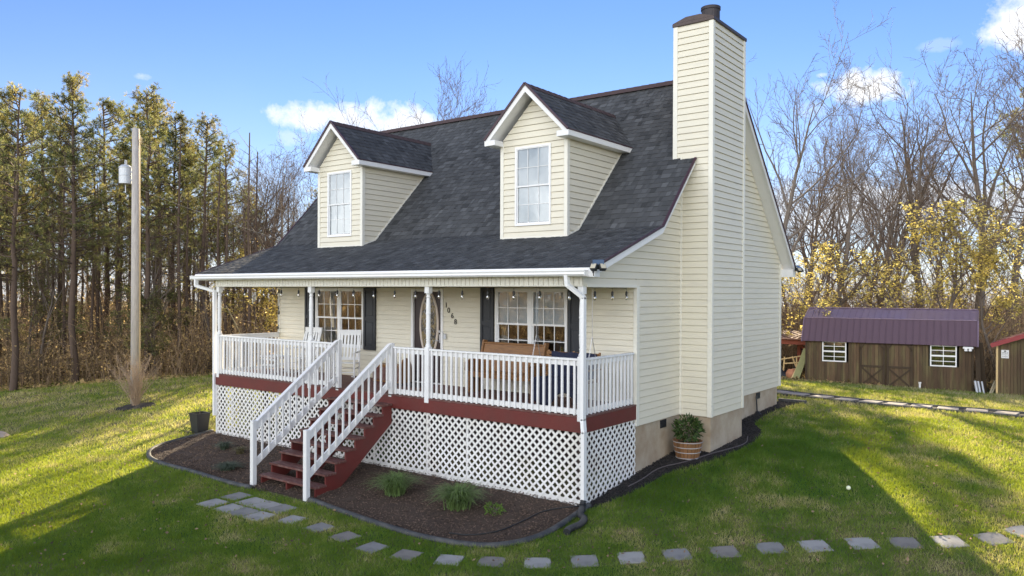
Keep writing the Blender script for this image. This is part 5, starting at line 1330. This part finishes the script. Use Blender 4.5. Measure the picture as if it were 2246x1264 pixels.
for s_ in (-1, 1):
    c = s0+Wd/2; a = (c+s_*(Wd/2+.18), ev-.07); b = (c, apx)
    mb.add([(xx, yy, zz) for yy in (S2Y-.16, S2Y+3.35) for (xx, zz) in (a, b, (b[0], b[1]+.05), (a[0], a[1]+.05))], [(0, 1, 2, 3), (7, 6, 5, 4), (0, 4, 5, 1), (1, 5, 6, 2), (2, 6, 7, 3), (3, 7, 4, 0)])
    mb.bar((a[0], S2Y-.17, a[1]-.04), (b[0], S2Y-.17, b[1]-.04), .02, .13)
mb.build('roof', REDST, sh2)
x0 = s0+.95; mb = MB(); board_wall(mb, x0, x0+.85, S2Y-.03, z2+.05, ev-.05, w=.12); d2 = mb.build('shed_door', BARN, sh2, tone=True)
mb = MB()
for p, q in (((x0, z2+.05), (x0, ev-.05)), ((x0, (z2+ev)/2), (x0+.85, (z2+ev)/2)), ((x0, (z2+ev)/2), (x0+.85, z2+.05))): mb.bar((p[0], S2Y-.055, p[1]), (q[0], S2Y-.055, q[1]), .02, .06, up=(-(q[1]-p[1]), 0, q[0]-p[0]) if p[0] != q[0] else (1, 0, 0))
mb.build('door_brace', DT, d2)
sg = plane_y(2204.5, 777, S2Y-.02); mb = MB(); mb.box(sg[0]-.115, sg[0]+.115, S2Y-.03, S2Y-.016, sg[2]-.145, sg[2]+.145, bev=.003); sgo = mb.build('sign', SIGNW, sh2)
for s_, sz, dz in (('SMILE', .075, .04), ("YOU'RE ON", .04, -.03), ('CAMERA', .045, -.095)):
    text_mesh(s_, sz, CORD, 'sign_text', sgo, Matrix.Translation((sg[0], S2Y-.033, sg[2]+dz)) @ FACE, .001)
mb = MB(); mb.lathe([(.035, 0), (.035, .004)], 0, 0, 12); mb.v = [(sg[0]+v[0], S2Y-.031-v[2], sg[2]+.105+v[1]*.7) for v in mb.v]; mb.build('sign_emblem', CORD, sgo)
for o in [c for c in sgo.children]: o.location = (0, 0, 0)

# ------------------------------------------------------------------ trees
def bare_tree_data(seed, H=13.0, r0=.17, spread=1.0, fork=.35, dens=1.0):
    r = np.random.default_rng(seed); trunk = MB(); P0, P1, A, B = [], [], [], []
    def chain(p, d, L, rad, k, wob, up, rend):
        pts = [p]; rs = [rad]
        for i in range(k):
            d = d+r.normal(0, wob, 3)+np.array([0, 0, up]); d = d/np.linalg.norm(d); p = p+d*L/k; pts.append(p); rs.append(rad+(rend-rad)*(i+1)/k)
        return pts, rs, d
    def limbs(pts, rs, lev, L):
        if lev > 4: return
        n = len(pts)-1
        cnt = {1: int(8*dens)+4, 2: 7, 3: 5, 4: 3}[lev]; lo = {1: fork, 2: .2, 3: .2, 4: .15}[lev]
        for c in range(cnt):
            t = lo+(1-lo)*(c+r.uniform(.1, .9))/cnt; f = t*n; i = min(int(f), n-1); w = f-i; p = pts[i]*(1-w)+pts[i+1]*w; rad = rs[i]*(1-w)+rs[i+1]*w
            d = pts[i+1]-pts[i]; d = d/np.linalg.norm(d); s = np.cross(d, r.normal(0, 1, 3)); s /= np.linalg.norm(s)+1e-9
            ang = r.uniform(.45, .95)*spread; dd = d*math.cos(ang)+s*math.sin(ang); Lb = L*{1: .52, 2: .5, 3: .45, 4: .42}[lev]*r.uniform(.6, 1.15)*(1.15-.6*t if lev == 1 else 1)
            k = {1: 7, 2: 5, 3: 4, 4: 2}[lev]; rb = max(.0075, rad*{1: .62, 2: .55, 3: .6, 4: .7}[lev])
            q, qs, _ = chain(p, dd, Lb, rb, k, {1: .12, 2: .12, 3: .13, 4: .12}[lev], .09, .0045 if lev > 2 else max(.008, rb*.3))
            if lev <= 1: trunk.tube(q, qs, 6, caps=False)
            else:
                P0.extend(q[:-1]); P1.extend(q[1:]); A.extend(qs[:-1]); B.extend(qs[1:])
            limbs(q, qs, lev+1, Lb)
    pts, rs, _ = chain(np.zeros(3)-np.array([0, 0, .2]), np.array([r.normal(0, .05), r.normal(0, .05), 1.]), H, r0, 12, .055, .03, .02)
    trunk.tube(pts, rs, 8, caps=False); limbs(pts, rs, 1, H)
    V, F = prisms(P0, P1, A, B); return trunk, V, F, np.array(P1)
def make_bare(seed, label, loc, group, leaves=0, name='bare_tree', leafmat=None, leafsz=.09, **kw):
    t = thing(name, label, 'tree', loc, group=group); tr, V, F, tips = bare_tree_data(seed, **kw); tr.build('trunk', BARK, t, smooth=True); make_obj('crown', V, F, TWIG, t)
    if leaves:
        i = rng.integers(0, len(tips), leaves); c = tips[i]+rng.normal(0, .12, (leaves, 3)); V, F = leaf_cards(c, rng.normal(0, 1, (leaves, 3)), rng.uniform(.6, 1.2, leaves)*leafsz, rng.uniform(.5, .8, leaves)*leafsz); make_obj('foliage', V, F, leafmat, t, tones=rng.uniform(0, 1, leaves))
    return t
def make_pine(seed, label, loc, group, H=12.5, start=.42, R=1.7, n=60):
    r = np.random.default_rng(seed); t = thing('pine_tree', label, 'tree', loc, group=group); mb = MB(); k = 14; pts = []; p = np.array([0., 0, -.2]); rs = []
    for i in range(k+1):
        pts.append(p.copy()); rs.append(.15*(1-.88*i/k)+.01); p = p+np.array([r.normal(0, .04), r.normal(0, .04), (H+.2)/k])
    mb.tube(pts, rs, 8, caps=False); C = []; D = []; P0, P1, A, B = [], [], [], []
    for j in range(n):
        tt = start+(1-start)*(j/n)**.9; z = tt*H; i = min(int(z/H*k), k-1); c0 = pts[i]+(pts[i+1]-pts[i])*((z/H*k)-i); a = r.uniform(0, 2*PI); L = R*(1.05-.8*((tt-start)/(1-start))**1.5)*r.uniform(.35, 1.2)
        up = .1+.75*(tt-start)/(1-start); q = c0; d = np.array([math.cos(a), math.sin(a), up*.6]); d /= np.linalg.norm(d); m = 5
        for s in range(m):
            q2 = q+d*L/m; P0.append(q); P1.append(q2); A.append(.03*(1-s/m)+.008); B.append(.03*(1-(s+1)/m)+.008)
            if s >= 1:
                for _ in range(3):
                    e = d*.5+r.normal(0, .6, 3)+np.array([0, 0, .25]); e /= np.linalg.norm(e); l2 = r.uniform(.15, .45)*(.5+L/R*.6); q3 = q2+e*l2; P0.append(q2); P1.append(q3); A.append(.01); B.append(.006); C += [q3]; D += [e]
            q = q2; d = d+r.normal(0, .12, 3)+np.array([0, 0, .09]); d /= np.linalg.norm(d)
        C.append(q); D.append(d)
    for j in range(8):        # dead stubs low on the trunk
        z = r.uniform(.12, start)*H; i = int(z/H*k); a = r.uniform(0, 2*PI); c0 = pts[i]; e = np.array([math.cos(a), math.sin(a), .15])*r.uniform(.4, 1.3); P0.append(c0); P1.append(c0+e); A.append(.02); B.append(.006)
    mb.build('trunk', BARKP, t, smooth=True); V, F = prisms(P0, P1, A, B); make_obj('branches', V, F, BARKP, t)
    C = np.array(C); D = np.array(D); q = 17; n_ = len(C); c = np.repeat(C, q, 0); d = np.repeat(D, q, 0)*.8+rng.normal(0, .60, (n_*q, 3)); ln = rng.uniform(.12, .22, n_*q)
    V, F = leaf_cards(c, d, ln, np.full(n_*q, .020)); tn = np.repeat(rng.uniform(0, 1, n_), q)*.7+rng.uniform(0, .3, n_*q)
    make_obj('needles', V, F, NEEDLE, t, tones=tn); return t
def place_px(u, depth): p = at(u, 640, depth); return (p[0], p[1], gz(p[0], p[1])-.05)
def hscale(loc, u, vtop, H):
    dep = (np.array(loc)-CAM)@FW; zt = CAM[2]-(vtop-640)/FPX*dep; return (zt-loc[2])/H

# pines on the left: (u, depth, v of the tip)
pines = [(-60, 33, 190), (28, 31, 205), (100, 38, 228), (165, 32, 183), (235, 40, 235), (322, 33, 208), (385, 39, 262), (442, 35, 272), (500, 39, 322), (60, 44, 260), (285, 45, 250), (-10, 42, 300), (410, 46, 330), (540, 50, 420), (760, 50, 360), (1390, 38, 300), (1470, 42, 330), (1560, 36, 420), (1330, 46, 300),
         (700, 37, 420), (1060, 48, 320), (1180, 44, 300), (1600, 40, 330), (1440, 36, 330), (1550, 45, 280),
         (0, 36, 260), (130, 36, 275), (262, 36, 330), (350, 38, 240), (418, 40, 320), (130, 50, 330), (340, 52, 350), (-40, 38, 240), (-150, 34, 230), (-230, 37, 260), (-330, 33, 240), (-420, 38, 250), (480, 40, 400), (30, 40, 330), (210, 44, 330), (550, 46, 440)]
src = []
for i, (u, dpt, vt) in enumerate(pines):
    loc = place_px(u, dpt); who = {1: 'tall pine at the left edge of the photo', 3: 'tallest pine left of the utility pole', 5: 'dense pine right behind the utility pole', 7: 'slender pine with an open top right of the utility pole', 8: 'smaller pine nearest the bare trees left of the house', 2: 'slim pine between the left edge and the tallest pine', 4: 'pine between the tallest pine and the utility pole, further back', 6: 'pine just right of the utility pole, further back'}.get(i, 'pine standing deep in the wood on the left' if pines[i][0] < 680 else 'pine standing behind the house')
    if len(src) < 4: o = make_pine(20+i, who, loc, 'pines in the wood on the left', start=(.42, .38, .48, .36)[i], n=(64, 62, 54, 74)[i], R=(2.1, 2.3, 1.8, 2.4)[i]); src.append(o); k = hscale(loc, u, vt, 12.5); o.scale = (k,)*3
    else: k = hscale(loc, u, vt, 12.5); dup(src[(i*3+i//4) % 4], loc, rng.uniform(0, 6.3), k, who)
# bare tree prototypes
protos = [dict(seed=101, H=13, r0=.21, spread=1.0, fork=.35), dict(seed=202, H=13, r0=.17, spread=.85, fork=.45), dict(seed=303, H=13, r0=.25, spread=1.15, fork=.28, dens=1.3), dict(seed=404, H=13, r0=.13, spread=.8, fork=.5), dict(seed=505, H=13, r0=.23, spread=1.05, fork=.3, dens=1.2)]
made = {}
def bare(pi, u, dpt, vt, label, group, name='bare_tree'):
    loc = place_px(u, dpt); k = hscale(loc, u, vt, 15.0); k = max(.3, k)
    if pi not in made:
        o = make_bare(label=label, loc=loc, group=group, name=name, **protos[pi]); o.scale = (k,)*3; made[pi] = o; o.rotation_euler[2] = 1.0; return o
    return dup(made[pi], loc, rng.uniform(0, 6.3), k, label, group)
GR = 'bare trees of the wood behind the sheds'
right = [(0, 1690, 36, 120, 'tall bare tree rising just right of the chimney'), (1, 1745, 40, 240, 'bare tree over the lean-to, right of the tree by the chimney'), (2, 1835, 37, 262, 'crooked bare tree above the left half of the long shed roof'),
         (4, 1905, 39, 255, 'twisted bare tree above the middle of the long shed roof'), (3, 1965, 42, 290, 'slender bare tree above the long shed doors, further back'), (4, 2040, 38, 145, 'bare tree with a leaning trunk above the right shed window'),
         (2, 2135, 36, 75, 'largest bare tree, spreading above the gap between the sheds'), (0, 2215, 39, 85, 'tall bare tree behind the red roofed shed'), (1, 2280, 36, 110, 'bare tree half outside the right edge of the photo')]
for pi, u, d_, vt, lab in right: bare(pi, u, d_, vt, lab, GR)
for k in range(16):
    u = 1640+k*44+rng.uniform(-12, 12); bare(int(rng.integers(0, 5)), u, rng.uniform(43, 60), rng.uniform(330, 450), 'bare tree deep in the wood behind the sheds', 'deep bare trees behind the sheds')
dup(src[1], place_px(2262, 43), 2.0, hscale(place_px(2262, 43), 2262, 200, 12.5), 'pine at the right edge of the photo behind the red roofed shed', 'pines in the wood on the right')
GB = 'bare trees rising behind the roof'
for pi, u, d_, vt, lab in ((3, 880, 33, 215, 'bare tree top seen between the dormers, the left one'), (1, 1015, 34, 198, 'bare tree top seen just left of the right dormer'), (2, 790, 36, 290, 'bare tree reaching left behind the left dormer roof'), (4, 1240, 38, 300, 'bare tree hidden behind the ridge')):
    if 'hidden' in lab: continue
    bare(pi, u, d_, vt, lab, GB)
GL = 'bare trees of the wood on the left'
for pi, u, d_, vt, lab in ((0, 575, 38, 300, 'bare tree with wide branches left of the porch roof'), (2, 640, 36, 345, 'bare tree just left of the left dormer'), (1, 690, 40, 400, 'small bare tree meeting the left edge of the roof'), (4, 530, 41, 330, 'bare tree between the last pine and the porch roof')):
    bare(pi, u, d_, vt, lab, GL)
for k in range(26):
    u = -60+k*31+rng.uniform(-14, 14); bare(int((k*2+1) % 5 if k % 3 else 3), u, rng.uniform(33, 52), rng.uniform(400, 520), 'thin bare tree among the pines on the left', 'thin bare trees among the left pines')
slim = None
for k in range(46):
    u = -70+k*15.5+rng.uniform(-9, 9); loc = place_px(u, rng.uniform(32.5, 46)); H_ = rng.uniform(6.5, 10.5)
    if slim is None:
        slim = thing('slender_trunk', 'slender straight trunk standing in the left wood', 'tree', loc, group='slender straight trunks of the left wood'); mb = MB(); mb.tube([(0, 0, -.2), (.05, .02, 2.5), (-.03, .04, 5), (.04, -.03, 8)], [.085, .07, .055, .025], 6, caps=False); mb.build('trunk', BARKP, slim, smooth=True)
        P0 = []; P1 = []
        for j in range(26): z = 1.5+j*.24; a = rng.uniform(0, 2*PI); L = rng.uniform(.3, 1.1); P0.append((0, 0, z)); P1.append((L*math.cos(a), L*math.sin(a), z+L*.5))
        V, F = prisms(P0, P1, np.full(26, .014), np.full(26, .005)); make_obj('branches', V, F, TWIG, slim); first = slim
    else: first = dup(slim, loc, rng.uniform(0, 6.3), 1)
    first.scale = (1, 1, H_/8)
# evergreen hints and spring-leaf trees on the right
def leafy(u, dpt, vt, label, leaves, mat, H=6.0, group=None, sz=.095, seed=1, name='budding_tree', W=1.5):
    loc = place_px(u, dpt); k = hscale(loc, u, vt, H); t = thing(name, label, 'tree', loc, group=group)
    tr, V, F, tips = bare_tree_data(seed, H=H, r0=.07, spread=1.1, fork=.15, dens=1.0); tr.build('trunk', BARK, t, smooth=True)
    c0 = tips[rng.integers(0, len(tips), leaves//5)]; c = np.repeat(c0, 9, 0)+rng.normal(0, .075, (len(c0)*9, 3)); n = len(c)
    V2, F2 = leaf_cards(c, rng.normal(0, 1, (n, 3)), rng.uniform(.6, 1.2, n)*sz, rng.uniform(.5, .8, n)*sz); make_obj('twigs', V, F, TWIG, t); make_obj('foliage', V2, F2, mat, t, tones=np.repeat(rng.uniform(0, 1, len(c0)), 9)); t.scale = (k*W, k*W, k); return t
GY = 'yellow leafed young trees behind the sheds'
leafy(2065, 33.5, 500, 'yellow leafed young tree above the right end of the long shed', 2600, BUDLEAF, group=GY, seed=61)
leafy(2190, 33, 560, 'yellow leafed young tree above the gap between the sheds', 2200, BUDLEAF, group=GY, seed=62, W=1.3)
leafy(1745, 35, 575, 'yellow leafed young tree between the house and the long shed', 2400, BUDLEAF, group=GY, seed=63)
leafy(1985, 36, 590, 'low yellow leafed tree above the shed doors', 1200, BUDLEAF, group=GY, seed=64)
leafy(575, 36, 600, 'yellowish leafed young tree seen through the left end of the porch', 4500, BUDLEAF, group='leafing trees of the left wood', seed=65)
leafy(345, 33, 660, 'dark green cedar at the foot of the pines right of the pole', 7000, NEEDLE, group='leafing trees of the left wood', seed=66, name='cedar_tree')
leafy(60, 34, 640, 'young green tree at the foot of the pines at the left edge', 3500, NEEDLE, group='leafing trees of the left wood', seed=67)

# ------------------------------------------------------------------ underbrush (nobody could count it)
BROWNL = pmat('brown_leaf', (.34, .23, .15), .8, .3, .7, tone=.6, trans=.5)
def brush(name, label, us, ds, n, hmin, hmax, nleaf, lm=None):
    u = rng.uniform(us[0], us[1], n); d_ = rng.uniform(ds[0], ds[1], n); q = FW[None, :]+RT[None, :]*((u-PPX)/FPX)[:, None]; p = CAM+q*d_[:, None]
    k = ~((p[:, 0] > xl-4.5) & (p[:, 1] < SHY+4.2)); p = p[k]; u = u[k]; n = len(p); p[:, 2] = ground(p[:, 0], p[:, 1])-.05
    clump = .55+.45*np.sin(p[:, 0]*.9+1.3*np.sin(p[:, 1]*.5))*np.sin(p[:, 1]*.8+.7*np.sin(p[:, 0]*.4))
    h = rng.uniform(hmin, hmax, n)*rng.uniform(.35, 1, n)*(.45+.75*clump); lean = rng.normal(0, .22, (n, 3)); lean[:, 2] = 1; lean /= np.linalg.norm(lean, axis=1)[:, None]
    m = p+lean*h[:, None]*.5; l2 = lean+rng.normal(0, .18, (n, 3)); t = m+l2*h[:, None]*.5
    P0 = [p, m]; P1 = [m, t]; A = [np.full(n, .016), np.full(n, .012)]; B = [np.full(n, .012), np.full(n, .005)]
    for k in range(5):
        f = rng.uniform(.25, 1, (n, 1)); s = np.where(f < .5, p+(m-p)*f*2, m+(t-m)*(f-.5)*2); e = rng.normal(0, .5, (n, 3)); e[:, 2] = np.abs(e[:, 2])*.8+.1
        L = rng.uniform(.15, .4, (n, 1))*h[:, None]; P0.append(s); P1.append(s+e*L); A.append(np.full(n, .009)); B.append(np.full(n, .004))
    P0 = np.concatenate(P0); P1 = np.concatenate(P1); V, F = prisms(P0, P1, np.concatenate(A), np.concatenate(B))
    o = make_obj(name, V, F, BRUSHM, tones=np.repeat(np.tile(rng.uniform(0, 1, n), 7), 3)); tag(o, label, 'underbrush', kind='stuff')
    i = rng.integers(0, len(P1), nleaf); c = P1[i]+rng.normal(0, .15, (nleaf, 3)); V, F = leaf_cards(c, rng.normal(0, 1, (nleaf, 3)), rng.uniform(.06, .14, nleaf), rng.uniform(.04, .09, nleaf))
    o = make_obj('dry_leaves', V, F, lm or BRUSHL, tones=rng.uniform(0, 1, nleaf)); tag(o, 'dry leaves clinging to the '+label, 'dry leaves', kind='stuff')
brush('underbrush', 'brown brush along the front of the left wood', (-550, 760), (31.5, 37), 2800, .8, 3.6, 26000)
brush('underbrush', 'tall brown brush deep in the left wood', (-650, 900), (36, 58), 7500, 2.5, 7.0, 52000)
brush('underbrush', 'brown brush behind the sheds', (1560, 2420), (32.5, 40), 5000, 1.4, 4.2, 7000, BROWNL)
brush('underbrush', 'tall brown brush deep behind the sheds', (1500, 2550), (39, 62), 7500, 3.5, 7.5, 6000, BROWNL)
# leaf litter on the wood floor
def litter(us, ds, n):
    u = rng.uniform(*us, n); d_ = rng.uniform(*ds, n); q = FW[None, :]+RT[None, :]*((u-PPX)/FPX)[:, None]; p = CAM+q*d_[:, None]; p[:, 2] = ground(p[:, 0], p[:, 1])+.02
    V, F = leaf_cards(p, rng.normal(0, 1, (n, 3))*np.array([1, 1, .3]), rng.uniform(.1, .25, n), rng.uniform(.08, .18, n)); o = make_obj('leaf_litter', V, F, BRUSHL, tones=rng.uniform(0, 1, n)); tag(o, 'fallen leaves on the wood floor', 'leaf litter', kind='stuff')
# the wood across the front lawn, behind the camera: it is what the windows mirror
def far_wood():
    n = 5200; x = rng.uniform(-75, 60, n); y = -46-rng.uniform(0, 10, n); z = ground(x, y)-.1; p = np.stack([x, y, z], -1); h = rng.uniform(3, 11, n)
    t = p+np.stack([rng.normal(0, .6, n), rng.normal(0, .6, n), h], -1); V, F = prisms(p, t, np.full(n, .05), np.full(n, .015)); o = make_obj('far_wood', V, F, BRUSHM, tones=np.repeat(rng.uniform(0, 1, n), 3)); tag(o, 'wood across the front lawn mirrored in the windows', 'wood', kind='stuff')
    m = 26000; i = rng.integers(0, n, m); f = rng.uniform(.1, 1, m)[:, None]; c = p[i]*(1-f)+t[i]*f+rng.normal(0, .5, (m, 3)); V, F = leaf_cards(c, rng.normal(0, 1, (m, 3)), rng.uniform(.2, .5, m), rng.uniform(.15, .35, m)); o = make_obj('far_leaves', V, F, BRUSHL, tones=rng.uniform(0, 1, m)); tag(o, 'dry leaves of the wood across the front lawn', 'leaves', kind='stuff')
far_wood()
litter((-300, 800), (31, 44), 26000); litter((1550, 2450), (30, 42), 14000)

# ------------------------------------------------------------------ grass
def build_grass():
    N = 860000; bm = blade_material()
    u = np.where(rng.uniform(0, 1, N) < .87, rng.uniform(-100, 2346, N), np.where(rng.uniform(0, 1, N) < .5, rng.uniform(-600, -100, N), rng.uniform(2346, 2850, N))); w = rng.uniform(0, 1, N); d_ = 1/(1/9.3+(1/33-1/9.3)*w**.8)
    q = FW[None, :]+RT[None, :]*((u-PPX)/FPX)[:, None]; p = CAM+q*d_[:, None]; x, y = p[:, 0], p[:, 1]
    ok = ~inside(bedF, x, y) & ~inside(bedS, x, y) & ~inside(pathpoly, x, y)
    ok &= ~((x > HL-.05) & (x < .05) & (y > -.02) & (y < 9.6)) & ~((x > -.1) & (x < .7) & (y > 3.5) & (y < 5.4))
    ok &= ~((y > SHY-.02) & (x > xl-4)) & (np.hypot(x-sx_, y-sy_) > .55)
    ok &= ~((x > SX0-.1) & (x < SX1+.15) & (y > -2.15) & (y < 0))
    for (sx, sy, h) in stones: ok &= ~((np.abs(x-sx) < h*.95) & (np.abs(y-sy) < h*.95) & (np.hypot(x-sx, y-sy) < h*1.12))
    def vn(x, y, s, o): # cheap smooth noise
        r = np.zeros_like(x)
        for k in range(5): a = o*1.7+k*2.4; r += np.sin((x*math.cos(a)+y*math.sin(a))*s*(1+.37*k)+o*k*3.1+1.3*np.sin((x*math.sin(a)-y*math.cos(a))*s*.7+k))
        return r/5
    n1 = vn(x, y, .55, 1.0); n2 = vn(x, y, 1.9, 2.0); n3 = vn(x, y, 6.5, 3.0)
    n4 = vn(x, y, 3.3, 4.0); n5 = vn(x, y, 14.0, 6.0); dry = .38+.22*n1+.28*n2+.20*n3+.30*n4+.16*n5
    left = np.clip((-2-x)/5, 0, 1)*np.clip((19-d_)/5, 0, 1); dry -= .16*left; right = np.clip((x-1)/6, 0, 1); dry += .17*right; dry += .20*np.clip((d_-15)/8, 0, 1)-.10*(d_ < 11.5)
    lush = np.exp(-((x-1.6)**2+(y-4.3)**2)/3.2)+np.exp(-((x-.9)**2+(y-1.0)**2)/.9); dry -= .5*lush
    keep = rng.uniform(0, 1, N) < np.clip(1.2-.85*np.clip(dry, 0, 1), .22, 1); ok &= keep
    x, y, d_, dry, lush, n2 = x[ok], y[ok], d_[ok], dry[ok], lush[ok], n2[ok]; n = len(x); z = ground(x, y)
    c = np.stack([x, y, z], -1)
    h = (.042+.018*np.clip(n2, -1, 1)+.02*np.clip(lush, 0, 1)+.012*rng.normal(0, 1, n)).clip(.02, .11)*(1+.04*(d_-10)); wd = (.0042+.00040*(d_-10))*rng.uniform(.7, 1.3, n)
    a = rng.uniform(0, 2*PI, n); sx = np.stack([np.cos(a), np.sin(a), np.zeros(n)], -1)*wd[:, None]; ln = rng.normal(0, .5, (n, 3)); ln[:, 2] = 1
    tip = c+ln*h[:, None]; V = np.stack([c-sx, c+sx, tip], 1).reshape(-1, 3); F = np.arange(n*3).reshape(-1, 3)
    tn = np.clip(dry+rng.normal(0, .15, n), 0, 1)
    o = make_obj('grass', V, F, bm, tones=tn); tag(o, 'patchy green and straw coloured lawn grass', 'grass', kind='stuff')
build_grass()
# fallen leaves and bits scattered on the lawn
n = 900; u = rng.uniform(-50, 2300, n); v = 860+400*rng.uniform(0, 1, n)**.8; P = np.array([on_ground(a, b) for a, b in zip(u, v)]); k = ~inside(bedF, P[:, 0], P[:, 1]) & ~inside(bedS, P[:, 0], P[:, 1]) & ~((P[:, 0] < .1) & (P[:, 1] > -.1) & (P[:, 0] > -10.7)); P = P[k]; n = len(P)
c = np.stack([P[:, 0], P[:, 1], ground(P[:, 0], P[:, 1])+.045], -1); V, F = leaf_cards(c, rng.normal(0, 1, (n, 3))*np.array([1, 1, .25]), rng.uniform(.03, .075, n), rng.uniform(.02, .045, n)); tag(make_obj('fallen_leaves', V, F, BROWNL, tones=rng.uniform(0, 1, n)), 'small brown leaves scattered over the lawn', 'leaves', kind='stuff')
